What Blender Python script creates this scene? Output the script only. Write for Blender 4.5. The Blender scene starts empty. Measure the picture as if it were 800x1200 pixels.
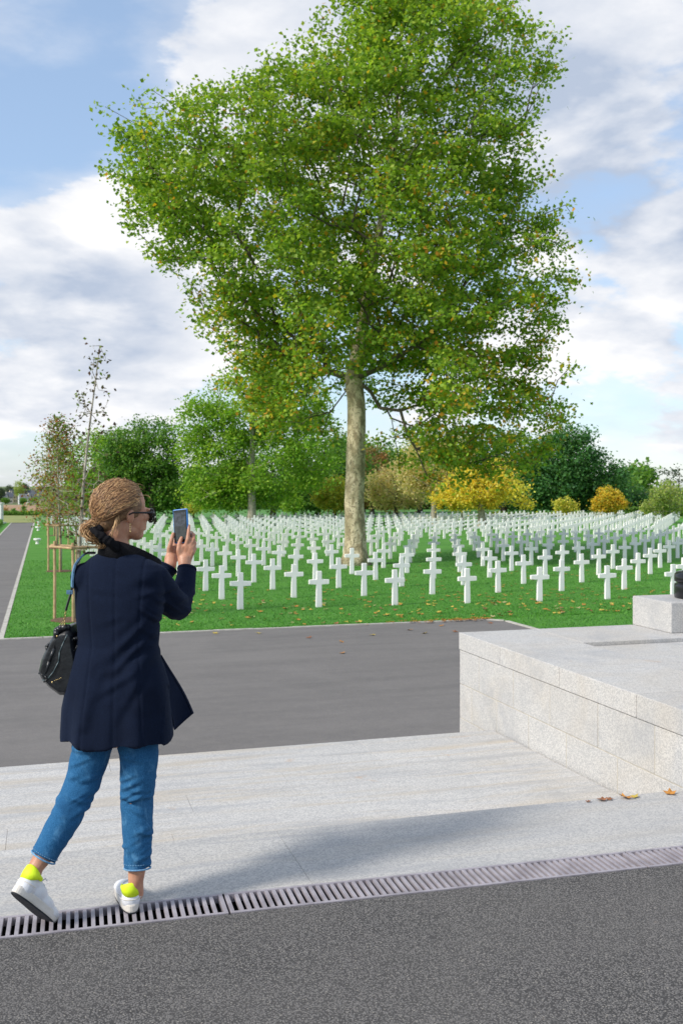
import bpy, bmesh, math, random
import numpy as np
from mathutils import Vector, Matrix

# ------------------------------------------------------------------ camera, world, sun, exposure
SC = bpy.context.scene
COL = SC.collection
F = 1167.0            # focal length in photo pixels (photo is 800 x 1200)
HOR = 572.0           # horizon row
CAMZ = 1.62
TH = math.radians(16.6)
CT, ST = math.cos(TH), math.sin(TH)
GZ = -1.88            # level of the lawn and the lower road
LZ = -0.21            # granite landing

cd = bpy.data.cameras.new('camera')
cam = bpy.data.objects.new('camera', cd)
COL.objects.link(cam)
cam.location = (0, 0, CAMZ)
cam.rotation_euler = (math.pi / 2, 0, -TH)
cd.sensor_fit = 'VERTICAL'
cd.sensor_height = 36.0
cd.lens = F / 1200 * 36.0
cd.shift_y = (HOR - 600) / 1200
cd.clip_start = 0.05
cd.clip_end = 9000
cd.dof.use_dof = True
cd.dof.focus_distance = 3.95
cd.dof.aperture_fstop = 8.0
SC.camera = cam

SUN_AZ = Vector((-0.966, -0.257))     # horizontal direction towards the sun
SUN_EL = math.radians(38)
sl = bpy.data.lights.new('sun', 'SUN')
sl.energy = 2.6
sl.angle = math.radians(9.0)
sl.color = (1.0, 0.94, 0.85)
so = bpy.data.objects.new('sun', sl)
COL.objects.link(so)
sd = Vector((SUN_AZ.x * math.cos(SUN_EL), SUN_AZ.y * math.cos(SUN_EL), math.sin(SUN_EL)))
so.rotation_euler = sd.to_track_quat('Z', 'Y').to_euler()
so.location = (-20, -10, 30)

SC.view_settings.view_transform = 'Standard'
SC.view_settings.look = 'None'
SC.view_settings.gamma = 1.0
SC.view_settings.exposure = 0.68
SC.cycles.max_bounces = 6
SC.cycles.diffuse_bounces = 3
SC.cycles.glossy_bounces = 2
SC.cycles.transmission_bounces = 3
SC.cycles.transparent_max_bounces = 6
SC.cycles.use_denoising = True


def W(px, py, d):
    """photo pixel at depth d -> world point"""
    x = (px - 400) / F * d
    return Vector((x * CT + d * ST, -x * ST + d * CT, CAMZ - (py - HOR) / F * d))


def dirv(px, py):
    v = W(px, py, 1.0) - Vector((0, 0, CAMZ))
    return v.normalized()


world = bpy.data.worlds.new('World')
SC.world = world
world.use_nodes = True
NT = world.node_tree
for n in list(NT.nodes):
    NT.nodes.remove(n)


class NG:
    """small node graph helper"""
    def __init__(s, nt):
        s.nt = nt

    def n(s, t, **kw):
        nd = s.nt.nodes.new(t)
        ins = kw.pop('ins', {})
        for k, v in kw.items():
            setattr(nd, k, v)
        for k, v in ins.items():
            s.set(nd, k, v)
        return nd

    def set(s, nd, k, v):
        sock = nd.inputs[k]
        if isinstance(v, bpy.types.NodeSocket):
            s.nt.links.new(v, sock)
        elif isinstance(v, bpy.types.Node):
            s.nt.links.new(v.outputs[0], sock)
        else:
            if isinstance(v, tuple) and len(v) == 3 and sock.type == 'RGBA':
                v = v + (1,)
            sock.default_value = v

    def math(s, op, a, b=0.0, c=None, clamp=False):
        nd = s.n('ShaderNodeMath', operation=op, use_clamp=clamp)
        s.set(nd, 0, a)
        s.set(nd, 1, b)
        if c is not None:
            s.set(nd, 2, c)
        return nd.outputs[0]

    def vmath(s, op, a, b=None, out=0):
        nd = s.n('ShaderNodeVectorMath', operation=op)
        s.set(nd, 0, a)
        if b is not None:
            s.set(nd, 1, b)
        return nd.outputs[out]

    def ramp(s, v, lo, hi, a=0.0, b=1.0, mode='SMOOTHSTEP'):
        nd = s.n('ShaderNodeMapRange', interpolation_type=mode)
        s.set(nd, 0, v)
        for i, x in enumerate((lo, hi, a, b)):
            s.set(nd, i + 1, x)
        return nd.outputs[0]

    def mix(s, f, a, b, mode='MIX'):
        nd = s.n('ShaderNodeMix', data_type='RGBA', blend_type=mode)
        s.set(nd, 0, f)
        s.set(nd, 6, a)
        s.set(nd, 7, b)
        return nd.outputs[2]

    def noise(s, vec, scale, detail=4.0, rough=0.55, dist=0.0, out=0):
        nd = s.n('ShaderNodeTexNoise')
        s.set(nd, 'Vector', vec)
        s.set(nd, 'Scale', scale)
        s.set(nd, 'Detail', detail)
        s.set(nd, 'Roughness', rough)
        s.set(nd, 'Distortion', dist)
        return nd.outputs[out]

    def voro(s, vec, scale, feature='F1', out='Distance', rnd=1.0):
        nd = s.n('ShaderNodeTexVoronoi', feature=feature)
        s.set(nd, 'Vector', vec)
        s.set(nd, 'Scale', scale)
        s.set(nd, 'Randomness', rnd)
        return nd.outputs[out]


g = NG(NT)
sky = g.n('ShaderNodeTexSky', sky_type='NISHITA')
sky.sun_disc = False
sky.sun_elevation = SUN_EL
sky.sun_rotation = math.atan2(SUN_AZ.x, SUN_AZ.y)
sky.altitude = 60
sky.air_density = 1.0
sky.dust_density = 0.6
sky.ozone_density = 1.2
tc = g.n('ShaderNodeTexCoord')
dr = tc.outputs['Generated']
sep = g.n('ShaderNodeSeparateXYZ')
g.set(sep, 0, dr)
zz = sep.outputs[2]
zc = g.math('ADD', g.math('MAXIMUM', zz, 0.0), 0.34)
px_ = g.math('DIVIDE', sep.outputs[0], zc)
py_ = g.math('DIVIDE', sep.outputs[1], zc)
cmb = g.n('ShaderNodeCombineXYZ')
g.set(cmb, 0, px_)
g.set(cmb, 1, py_)
g.set(cmb, 2, g.math('MULTIPLY', zz, 2.2))
P = cmb.outputs[0]
n1 = g.noise(P, 2.6, 10.0, 0.56, 0.05)
n2 = g.noise(g.vmath('ADD', P, (3.3, 1.7, 0.4)), 5.2, 6.0, 0.55, 0.2)
cov = g.math('ADD', g.math('MULTIPLY', n1, 0.8), g.math('MULTIPLY', n2, 0.2))
# cloud banks and clear gaps, each at its own bearing and height in the sky
BANKS = [(150, 285, .10, .11), (255, 30, .11, .13), (720, 60, .19, .14), (60, 385, .11, .07), (740, 330, .12, .10),
         (200, 400, .10, .08), (60, 470, .12, .06), (700, 450, .10, .06), (380, 90, .12, .10), (20, 20, .06, .04), (30, 265, .08, .05), (90, 330, .12, .06),
         (40, 160, .12, -.14), (130, 90, .07, -.08), (760, 205, .09, -.10), (660, 215, .07, -.05), (20, 540, .15, -.05), (760, 520, .12, -.04), (190, 340, .03, -.03)]
for bx, by, rad, amp in BANKS:
    c = dirv(bx, by)
    ds = g.vmath('DISTANCE', dr, tuple(c), out=1)
    cov = g.math('ADD', cov, g.ramp(ds, 0.0, rad * 1.6, amp, 0.0))
mask = g.ramp(cov, 0.490, 0.575)
thin = g.ramp(cov, 0.38, 0.56, 0.0, 0.38)
mask = g.math('MAXIMUM', mask, thin)
shade = g.ramp(g.noise(g.vmath('ADD', P, (0.12, -0.10, 0.0)), 3.6, 6.0, 0.5, 0.3), 0.36, 0.62)
thick = g.ramp(cov, 0.58, 0.80)
# rain-grey bank high on the right
cg = dirv(730, 70)
gb = g.ramp(g.vmath('DISTANCE', dr, tuple(cg), out=1), 0.08, 0.30, 1.1, 0.0)
cg2 = dirv(30, 390)
gb2 = g.ramp(g.vmath('DISTANCE', dr, tuple(cg2), out=1), 0.02, 0.13, 0.45, 0.0)
n1b = g.noise(g.vmath('ADD', P, (0.10, 0.05, -0.10)), 2.6, 10.0, 0.56, 0.05)
relief = g.math('MULTIPLY', g.math('SUBTRACT', n1b, n1), 2.6)
banks = g.math('MULTIPLY', g.math('ADD', gb, gb2), g.math('ADD', 0.45, g.math('MULTIPLY', shade, 0.55)))
gr = g.math('ADD', g.math('MULTIPLY', shade, g.math('ADD', 0.30, g.math('MULTIPLY', thick, 0.4))), g.math('ADD', banks, relief), clamp=True)
ccol = g.mix(gr, (0.63, 0.63, 0.64), (0.31, 0.36, 0.45))
bg1 = g.n('ShaderNodeBackground')
skyc = g.mix(0.30, sky.outputs[0], (4.6, 6.2, 8.6))
g.set(bg1, 0, skyc)
g.set(bg1, 1, 0.098)
bg2 = g.n('ShaderNodeBackground')
g.set(bg2, 0, ccol)
g.set(bg2, 1, 1.02)
mx = g.n('ShaderNodeMixShader')
g.set(mx, 0, mask)
NT.links.new(bg1.outputs[0], mx.inputs[1])
NT.links.new(bg2.outputs[0], mx.inputs[2])
wo = g.n('ShaderNodeOutputWorld')
NT.links.new(mx.outputs[0], wo.inputs[0])

# ------------------------------------------------------------------ helpers
R = np.random.default_rng(7)
random.seed(7)


def tag(o, label=None, cat=None, group=None, kind=None):
    if label:
        o['label'] = label
    if cat:
        o['category'] = cat
    if group:
        o['group'] = group
    if kind:
        o['kind'] = kind
    return o


def empty(name, loc=(0, 0, 0), rz=0.0):
    o = bpy.data.objects.new(name, None)
    o.location = loc
    o.rotation_euler = (0, 0, rz)
    o.empty_display_size = 0.2
    COL.objects.link(o)
    return o


def mk(name, v, f, mat=None, parent=None, smooth=False, loc=None):
    me = bpy.data.meshes.new(name)
    me.from_pydata([tuple(map(float, p)) for p in v], [], [tuple(int(i) for i in q) for q in f])
    me.validate()
    if smooth:
        me.polygons.foreach_set('use_smooth', [True] * len(me.polygons))
    o = bpy.data.objects.new(name, me)
    if mat:
        me.materials.append(mat)
    if loc is not None:
        o.location = loc
    COL.objects.link(o)
    if parent:
        o.parent = parent
    return o


def mk_quads(name, V, nq, mat, parent=None, col=None, loc=None, k=4):
    """fast mesh of nq polygons with k corners each; V is (nq*k,3)"""
    me = bpy.data.meshes.new(name)
    me.vertices.add(nq * k)
    me.vertices.foreach_set('co', np.ascontiguousarray(V, dtype=np.float32).ravel())
    me.loops.add(nq * k)
    me.loops.foreach_set('vertex_index', np.arange(nq * k, dtype=np.int32))
    me.polygons.add(nq)
    me.polygons.foreach_set('loop_start', np.arange(nq, dtype=np.int32) * k)
    me.update(calc_edges=True)
    if col is not None:
        a = me.color_attributes.new('Col', 'FLOAT_COLOR', 'POINT')
        c = np.ones((nq * k, 4), dtype=np.float32)
        c[:, :3] = np.repeat(col, k, axis=0)
        a.data.foreach_set('color', c.ravel())
    me.materials.append(mat)
    o = bpy.data.objects.new(name, me)
    if loc is not None:
        o.location = loc
    COL.objects.link(o)
    if parent:
        o.parent = parent
    return o


class MB:
    def __init__(s):
        s.v = []
        s.f = []

    def add(s, v, f):
        b = len(s.v)
        s.v += [tuple(map(float, p)) for p in v]
        s.f += [tuple(i + b for i in q) for q in f]
        return s

    def box(s, x0, x1, y0, y1, z0, z1, bev=0.0):
        if bev <= 0:
            v = [(x, y, z) for z in (z0, z1) for y in (y0, y1) for x in (x0, x1)]
            return s.add(v, [(0, 2, 3, 1), (4, 5, 7, 6), (0, 1, 5, 4), (1, 3, 7, 5), (3, 2, 6, 7), (2, 0, 4, 6)])
        b = bev
        bm = bmesh.new()
        bmesh.ops.create_cube(bm, size=1)
        for q in bm.verts:
            q.co = Vector(((x0 + x1) / 2 + q.co.x * (x1 - x0), (y0 + y1) / 2 + q.co.y * (y1 - y0), (z0 + z1) / 2 + q.co.z * (z1 - z0)))
        bmesh.ops.bevel(bm, geom=list(bm.edges), offset=b, segments=2, profile=0.6, affect='EDGES')
        bm.verts.index_update()
        s.add([q.co[:] for q in bm.verts], [[q.index for q in fc.verts] for fc in bm.faces])
        bm.free()
        return s

    def tube(s, pts, rad, n=8, caps=True):
        pts = [Vector(p) for p in pts]
        if not hasattr(rad, '__len__'):
            rad = [rad] * len(pts)
        up = None
        rings = []
        for i, p in enumerate(pts):
            t = (pts[min(i + 1, len(pts) - 1)] - pts[max(i - 1, 0)]).normalized()
            if up is None:
                up = t.orthogonal().normalized()
            else:
                up = (up - t * up.dot(t))
                up = up.normalized() if up.length > 1e-6 else t.orthogonal().normalized()
            b = t.cross(up)
            rings.append([p + (up * math.cos(2 * math.pi * k / n) + b * math.sin(2 * math.pi * k / n)) * rad[i] for k in range(n)])
        v = [q for r in rings for q in r]
        f = []
        for i in range(len(pts) - 1):
            for k in range(n):
                a, b2 = i * n + k, i * n + (k + 1) % n
                f.append((a, b2, b2 + n, a + n))
        if caps:
            f.append(tuple(range(n))[::-1])
            f.append(tuple(range((len(pts) - 1) * n, len(pts) * n)))
        return s.add(v, f)

    def ell(s, c, r, rot=None, nu=16, nv=10):
        c = Vector(c)
        M = rot if rot is not None else Matrix.Identity(3)
        v = [c + M @ Vector((0, 0, -r[2]))]
        for i in range(1, nv):
            a = -math.pi / 2 + math.pi * i / nv
            for k in range(nu):
                t = 2 * math.pi * k / nu
                v.append(c + M @ Vector((r[0] * math.cos(a) * math.cos(t), r[1] * math.cos(a) * math.sin(t), r[2] * math.sin(a))))
        v.append(c + M @ Vector((0, 0, r[2])))
        f = [(0, 1 + (k + 1) % nu, 1 + k) for k in range(nu)]
        for i in range(nv - 2):
            for k in range(nu):
                a, b = 1 + i * nu + k, 1 + i * nu + (k + 1) % nu
                f.append((a, b, b + nu, a + nu))
        last = len(v) - 1
        b0 = 1 + (nv - 2) * nu
        f += [(last, b0 + k, b0 + (k + 1) % nu) for k in range(nu)]
        return s.add(v, f)

    def caps(s, pts, rad, n=14):
        """chain of round tapered limbs: overlapping tube plus balls at the joints"""
        pts = [Vector(p) for p in pts]
        for i in range(len(pts) - 1):
            s.tube([pts[i], pts[i + 1]], [rad[i], rad[i + 1]], n)
        for p, r in zip(pts, rad):
            s.ell(p, (r, r, r), nu=n, nv=max(6, n // 2))
        return s

    def lathe(s, prof, n=32, c=(0, 0, 0)):
        v = []
        for r, z in prof:
            for k in range(n):
                t = 2 * math.pi * k / n
                v.append((c[0] + r * math.cos(t), c[1] + r * math.sin(t), c[2] + z))
        f = []
        for i in range(len(prof) - 1):
            for k in range(n):
                a, b = i * n + k, i * n + (k + 1) % n
                f.append((a, b, b + n, a + n))
        f.append(tuple(range(n))[::-1])
        f.append(tuple(range((len(prof) - 1) * n, len(prof) * n)))
        return s.add(v, f)

    def loft(s, rings):
        n = len(rings[0])
        v = [p for r in rings for p in r]
        f = []
        for i in range(len(rings) - 1):
            for k in range(n):
                a, b = i * n + k, i * n + (k + 1) % n
                f.append((a, b, b + n, a + n))
        f.append(tuple(range(n))[::-1])
        f.append(tuple(range((len(rings) - 1) * n, len(rings) * n)))
        return s.add(v, f)

    def build(s, name, mat, parent=None, smooth=False, loc=None):
        return mk(name, s.v, s.f, mat, parent, smooth, loc)


def fuse(mb, name, mat, parent, voxel=0.005, smooth_it=6, fn=None, factor=0.5):
    """join overlapping shapes into one continuous skin, smooth it, then shape it with fn"""
    o = mb.build('tmp', None)
    m = o.modifiers.new('r', 'REMESH')
    m.mode = 'VOXEL'
    m.voxel_size = voxel
    m2 = o.modifiers.new('s', 'SMOOTH')
    m2.factor = factor
    m2.iterations = smooth_it
    dg = bpy.context.evaluated_depsgraph_get()
    dg.update()
    me = bpy.data.meshes.new_from_object(o.evaluated_get(dg))
    old = o.data
    bpy.data.objects.remove(o)
    bpy.data.meshes.remove(old)
    me.name = name
    if fn is not None:
        n = len(me.vertices)
        co = np.empty(n * 3, dtype=np.float32)
        no = np.empty(n * 3, dtype=np.float32)
        me.vertices.foreach_get('co', co)
        me.vertex_normals.foreach_get('vector', no)
        co = fn(co.reshape(-1, 3).astype(float), no.reshape(-1, 3).astype(float))
        me.vertices.foreach_set('co', np.ascontiguousarray(co, dtype=np.float32).ravel())
        me.update()
    me.polygons.foreach_set('use_smooth', [True] * len(me.polygons))
    me.materials.clear()
    me.materials.append(mat)
    no_ = bpy.data.objects.new(name, me)
    COL.objects.link(no_)
    if parent:
        no_.parent = parent
    return no_


def copy_tree(o, parent=None):
    c = o.copy()
    COL.objects.link(c)
    c.parent = parent
    for ch in list(o.children):
        copy_tree(ch, c)
    return c


# ------------------------------------------------------------------ materials
def new_mat(name):
    m = bpy.data.materials.new(name)
    m.use_nodes = True
    nt = m.node_tree
    b = nt.nodes['Principled BSDF']
    return m, NG(nt), b


def obj_co(g):
    return g.n('ShaderNodeTexCoord').outputs['Object']


def bump(g, b, h, strength, dist):
    nd = g.n('ShaderNodeBump')
    g.set(nd, 'Strength', strength)
    g.set(nd, 'Distance', dist)
    g.set(nd, 'Height', h)
    g.set(b, 'Normal', nd.outputs[0])


def mat_plain(name, c1, c2=None, scale=8.0, rough=0.6, bs=0.0, bscale=60.0, metal=0.0, spec=0.5, detail=5.0):
    m, g, b = new_mat(name)
    co = obj_co(g)
    if c2 is None:
        c2 = tuple(x * 0.8 for x in c1)
    n = g.noise(co, scale, detail)
    g.set(b, 'Base Color', g.mix(g.ramp(n, 0.3, 0.7), c1, c2))
    g.set(b, 'Roughness', rough)
    g.set(b, 'Metallic', metal)
    g.set(b, 'Specular IOR Level', spec)
    if bs > 0:
        bump(g, b, g.noise(co, bscale, 4.0), bs, 0.01)
    return m


def mat_granite(name, tint=1.0, stain=0.5, course=False, streak=(0.6, 5.0, 1.0)):
    m, g, b = new_mat(name)
    co = obj_co(g)
    v = g.voro(co, 150.0, out='Color')
    s = g.n('ShaderNodeSeparateColor')
    g.set(s, 0, v)
    sp = s.outputs[0]
    n = g.noise(co, 95.0, 3.0, 0.7)
    n2 = g.noise(co, 260.0, 2.0, 0.6)
    base = g.mix(g.ramp(sp, 0.15, 0.75), (0.37 * tint, 0.365 * tint, 0.36 * tint), (0.53 * tint, 0.515 * tint, 0.49 * tint))
    base = g.mix(g.ramp(n, 0.56, 0.68, 0.0, 0.45), base, (0.62 * tint, 0.60 * tint, 0.57 * tint))
    base = g.mix(g.ramp(n2, 0.60, 0.68, 0.0, 0.55), base, (0.17, 0.17, 0.175))
    mp = g.vmath('MULTIPLY', co, streak)
    big = g.noise(mp, 1.3, 5.0, 0.6, 0.6)
    base = g.mix(g.ramp(big, 0.45, 0.72, 0.0, 0.55 * stain), base, (0.46, 0.38, 0.27))
    big2 = g.noise(g.vmath('ADD', mp, (7.0, 2.0, 3.0)), 2.1, 5.0, 0.6, 0.4)
    base = g.mix(g.ramp(big2, 0.48, 0.70, 0.0, 0.45), base, (0.30, 0.31, 0.33))
    rust = g.noise(g.vmath('ADD', co, (1.0, 5.0, 3.0)), 3.2, 3.0, 0.6, 0.8)
    base = g.mix(g.ramp(rust, 0.665, 0.76, 0.0, 0.5 * stain), base, (0.50, 0.27, 0.10))
    isl = g.n('ShaderNodeNewGeometry').outputs['Random Per Island']
    base = g.mix(g.math('MULTIPLY', isl, 0.20), base, (0.27, 0.265, 0.26))
    dk = g.noise(g.vmath('ADD', co, (4.0, 9.0, 1.0)), 0.8, 6.0, 0.7, 0.5)
    base = g.mix(g.ramp(dk, 0.52, 0.72, 0.0, 0.30), base, (0.24, 0.245, 0.25))
    g.set(b, 'Base Color', base)
    g.set(b, 'Roughness', 0.75)
    g.set(b, 'Specular IOR Level', 0.3)
    bump(g, b, g.math('ADD', n, g.math('MULTIPLY', sp, 0.5)), 0.35, 0.002)
    return m


def mat_asphalt_coarse():
    m, g, b = new_mat('coarse_asphalt')
    co = obj_co(g)
    w = g.n('ShaderNodeTexVoronoi', feature='F1')
    g.set(w, 'Vector', co)
    g.set(w, 'Scale', 155.0)
    s = g.n('ShaderNodeSeparateColor')
    g.set(s, 0, w.outputs['Color'])
    d = w.outputs['Distance']
    stone = g.mix(s.outputs[0], (0.100, 0.096, 0.093), (0.200, 0.188, 0.178))
    stone = g.mix(g.ramp(s.outputs[1], 0.94, 0.98), stone, (0.27, 0.25, 0.22))
    c = g.mix(g.ramp(d, 0.38, 0.62), stone, (0.048, 0.046, 0.045))
    big = g.noise(co, 1.4, 5.0, 0.6)
    c = g.mix(g.ramp(big, 0.3, 0.75, 0.0, 0.30), c, (0.15, 0.14, 0.13))
    tan = g.noise(co, 7.0, 4.0, 0.7)
    c = g.mix(g.ramp(tan, 0.66, 0.78, 0.0, 0.45), c, (0.24, 0.19, 0.15))
    g.set(b, 'Base Color', c)
    g.set(b, 'Roughness', 0.85)
    g.set(b, 'Specular IOR Level', 0.35)
    h = g.math('SUBTRACT', g.math('MULTIPLY', s.outputs[2], 0.6), d)
    bump(g, b, h, 0.6, 0.003)
    return m


def mat_asphalt_road():
    m, g, b = new_mat('road_asphalt')
    co = obj_co(g)
    v = g.voro(co, 90.0, out='Color')
    s = g.n('ShaderNodeSeparateColor')
    g.set(s, 0, v)
    c = g.mix(s.outputs[0], (0.125, 0.117, 0.113), (0.175, 0.163, 0.155))
    st = g.noise(g.vmath('MULTIPLY', co, (0.25, 1.6, 1.0)), 1.2, 6.0, 0.65, 0.3)
    c = g.mix(g.ramp(st, 0.35, 0.7, 0.0, 0.55), c, (0.10, 0.095, 0.092))
    pt = g.noise(g.vmath('ADD', co, (3.0, 8.0, 0.0)), 0.35, 6.0, 0.65, 0.6)
    c = g.mix(g.ramp(pt, 0.45, 0.65, 0.0, 0.30), c, (0.19, 0.178, 0.168))
    n = g.noise(co, 6.0, 6.0, 0.7)
    c = g.mix(g.ramp(n, 0.45, 0.75, 0.0, 0.35), c, (0.20, 0.185, 0.17))
    g.set(b, 'Base Color', c)
    g.set(b, 'Roughness', 0.9)
    bump(g, b, g.noise(co, 120.0, 3.0), 0.4, 0.003)
    return m


def mat_lawn():
    m, g, b = new_mat('mown_grass')
    co = obj_co(g)
    n = g.noise(co, 0.35, 5.0, 0.6)
    n2 = g.noise(g.vmath('MULTIPLY', co, (1.0, 3.0, 1.0)), 5.0, 6.0, 0.7)
    n3 = g.noise(co, 45.0, 4.0, 0.7)
    c = g.mix(g.ramp(n, 0.3, 0.7), (0.080, 0.255, 0.040), (0.110, 0.300, 0.048))
    mow = g.noise(g.vmath('MULTIPLY', co, (0.06, 0.9, 1.0)), 1.0, 3.0, 0.5, 0.1)
    c = g.mix(g.ramp(mow, 0.45, 0.58, 0.0, 0.38), c, (0.052, 0.195, 0.028))
    c = g.mix(g.ramp(n2, 0.35, 0.7, 0.0, 0.7), c, (0.125, 0.29, 0.05))
    c = g.mix(g.ramp(n3, 0.4, 0.7, 0.0, 0.6), c, (0.042, 0.155, 0.025))
    g.set(b, 'Base Color', c)
    g.set(b, 'Roughness', 0.9)
    g.set(b, 'Specular IOR Level', 0.15)
    bump(g, b, g.math('ADD', n3, n2), 0.8, 0.05)
    return m


def mat_leaf(name, transl=0.45):
    """leaf colour is the leaf's own (attribute Col)"""
    m, g, b = new_mat(name)
    nt = g.nt
    at = g.n('ShaderNodeAttribute')
    at.attribute_name = 'Col'
    col = at.outputs['Color']
    g.set(b, 'Base Color', col)
    g.set(b, 'Roughness', 0.5)
    g.set(b, 'Specular IOR Level', 0.25)
    tr = g.n('ShaderNodeBsdfTranslucent')
    g.set(tr, 'Color', g.mix(1.0, col, (1.25, 1.3, 0.55), 'MULTIPLY'))
    mx = g.n('ShaderNodeMixShader')
    g.set(mx, 0, transl)
    nt.links.new(b.outputs[0], mx.inputs[1])
    nt.links.new(tr.outputs[0], mx.inputs[2])
    nt.links.new(mx.outputs[0], nt.nodes['Material Output'].inputs[0])
    return m


def mat_plane_bark():
    m, g, b = new_mat('plane_bark')
    co = obj_co(g)
    n = g.noise(g.vmath('MULTIPLY', co, (1.0, 1.0, 0.55)), 3.2, 6.0, 0.65, 0.6)
    n2 = g.noise(co, 11.0, 5.0, 0.6, 0.4)
    c = g.mix(g.ramp(n, 0.40, 0.60), (0.62, 0.53, 0.35), (0.29, 0.235, 0.135))
    c = g.mix(g.ramp(n2, 0.52, 0.62, 0.0, 0.8), c, (0.14, 0.115, 0.07))
    c = g.mix(g.ramp(g.noise(co, 1.1, 3.0), 0.5, 0.7, 0.0, 0.4), c, (0.16, 0.17, 0.07))
    g.set(b, 'Base Color', c)
    g.set(b, 'Roughness', 0.85)
    bump(g, b, g.math('ADD', n, n2), 0.7, 0.05)
    return m


M = {}
M['granite'] = mat_granite('granite', 0.97, 0.35)
M['granite_warm'] = mat_granite('granite_warm', 1.08, 1.0)
M['wall_mortar'] = mat_plain('wall_mortar', (0.48, 0.44, 0.36), (0.36, 0.33, 0.28), 12.0, 0.9)
M['granite_wall'] = mat_granite('granite_blocks', 1.06, 0.45, streak=(1, 1, 1))
M['asphalt'] = mat_asphalt_coarse()
M['road'] = mat_asphalt_road()
M['lawn'] = mat_lawn()
M['leaf'] = mat_leaf('leaves')
M['bark_plane'] = mat_plane_bark()
M['bark'] = mat_plain('bark', (0.10, 0.075, 0.05), (0.05, 0.04, 0.03), 4.0, 0.9, 0.6, 20.0)
M['bark_pale'] = mat_plain('pale_bark', (0.42, 0.39, 0.31), (0.24, 0.21, 0.16), 6.0, 0.85, 0.4, 30.0)
M['marble'] = mat_plain('white_marble', (0.86, 0.84, 0.82), (0.80, 0.78, 0.765), 3.0, 0.55, 0.1, 40.0)
m_, g_, b_ = new_mat('weathered_marble')
co_ = obj_co(g_)
rn_ = g_.n('ShaderNodeObjectInfo').outputs['Random']
c_ = g_.mix(rn_, (0.88, 0.855, 0.83), (0.80, 0.785, 0.785))
sp2 = g_.n('ShaderNodeSeparateXYZ')
g_.set(sp2, 0, co_)
low_ = g_.math('MULTIPLY', g_.ramp(sp2.outputs[2], 0.0, 0.16, 1.0, 0.0), g_.ramp(g_.noise(co_, 14.0, 4.0), 0.35, 0.65))
c_ = g_.mix(g_.math('MULTIPLY', low_, 0.45), c_, (0.50, 0.50, 0.38))
c_ = g_.mix(g_.ramp(g_.noise(g_.vmath('MULTIPLY', co_, (9, 9, 2.5)), 1.0, 4.0), 0.5, 0.75, 0.0, 0.35), c_, (0.68, 0.66, 0.60))
g_.set(b_, 'Base Color', c_)
g_.set(b_, 'Roughness', 0.6)
M['cross_marble'] = m_
M['kerbstone'] = mat_plain('kerbstone', (0.50, 0.48, 0.43), (0.36, 0.34, 0.30), 6.0, 0.85, 0.4, 60.0)
M['stake'] = mat_plain('stake_wood', (0.52, 0.36, 0.20), (0.36, 0.24, 0.12), 7.0, 0.75, 0.3, 40.0)
M['soil'] = mat_plain('mulch', (0.16, 0.085, 0.045), (0.07, 0.04, 0.025), 30.0, 0.95, 0.8, 60.0)
M['mortar'] = mat_plain('mortar', (0.33, 0.24, 0.13), (0.22, 0.18, 0.12), 20.0, 0.9)
M['grate'] = mat_plain('grate_iron', (0.40, 0.37, 0.40), (0.27, 0.245, 0.27), 9.0, 0.55, 0.2, 90.0, 0.2)
M['dark'] = mat_plain('channel_dark', (0.010, 0.010, 0.010), (0.016, 0.015, 0.014), 9.0, 0.9)
M['blackmetal'] = mat_plain('black_metal', (0.012, 0.012, 0.014), (0.02, 0.02, 0.022), 9.0, 0.22, 0.05, 40, 0.3)
# ------------------------------------------------------------------ the setting
def sheet(name, pts, z, mat, kind='structure'):
    o = mk(name, [(x, y, z) for x, y in pts], [tuple(range(len(pts)))], mat)
    return tag(o, kind=kind)


def gy(x):           # the drain line is very slightly skewed to the steps
    return 3.868 - 0.030 * x


# foreground pavement (upper level)
GH = 0.098
sheet('pavement', [(-14, -8), (16, -8), (16, gy(16) - GH), (-14, gy(-14) - GH)], 0.0, M['asphalt'])
# terrain to the horizon
M['field'] = mat_plain('field_grass', (0.095, 0.15, 0.045), (0.14, 0.17, 0.06), 0.05, 0.95, detail=8.0)
M['plough'] = mat_plain('ploughed_field', (0.36, 0.22, 0.12), (0.28, 0.17, 0.09), 0.08, 0.95, detail=8.0)
M['farland'] = mat_plain('far_land', (0.06, 0.10, 0.05), (0.12, 0.13, 0.06), 0.004, 0.95, detail=8.0)


def terrain_z(dist):
    if dist < 215:
        return GZ - 0.03
    if dist < 700:
        return GZ - 0.03 - 7.3 * (dist - 215) / 485
    return GZ - 7.33


rings = [0.0, 60, 120, 180, 215, 300, 450, 700, 1000, 1200, 1600, 2400, 3400]
na = 96
v = [(0, 0, GZ - 0.03)]
for r in rings[1:]:
    for k in range(na):
        a = 2 * math.pi * k / na
        z = terrain_z(r)
        if r >= 1600:
            z += 7 + (r - 1000) / 2400 * (9 + 5 * math.sin(a * 5 + 1) + 3 * math.sin(a * 13 + r * .001))
        v.append((r * math.cos(a), r * math.sin(a), z))
f = [(0, 1 + k, 1 + (k + 1) % na) for k in range(na)]
for i in range(len(rings) - 2):
    for k in range(na):
        a, b = 1 + i * na + k, 1 + i * na + (k + 1) % na
        f.append((a, a + na, b + na, b))
tag(mk('ground', v, f, M['field'], smooth=True), kind='structure')
C0 = Vector((ST, CT, 0))       # camera forward on the ground
C1 = Vector((CT, -ST, 0))      # camera right


def camquad(name, px0, px1, d0, d1, z, mat):
    p = [C0 * d + C1 * ((px - 400) / F * d) for d, px in ((d0, px0), (d0, px1), (d1, px1), (d1, px0))]
    return sheet(name, [(q.x, q.y) for q in p], z, mat)


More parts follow.
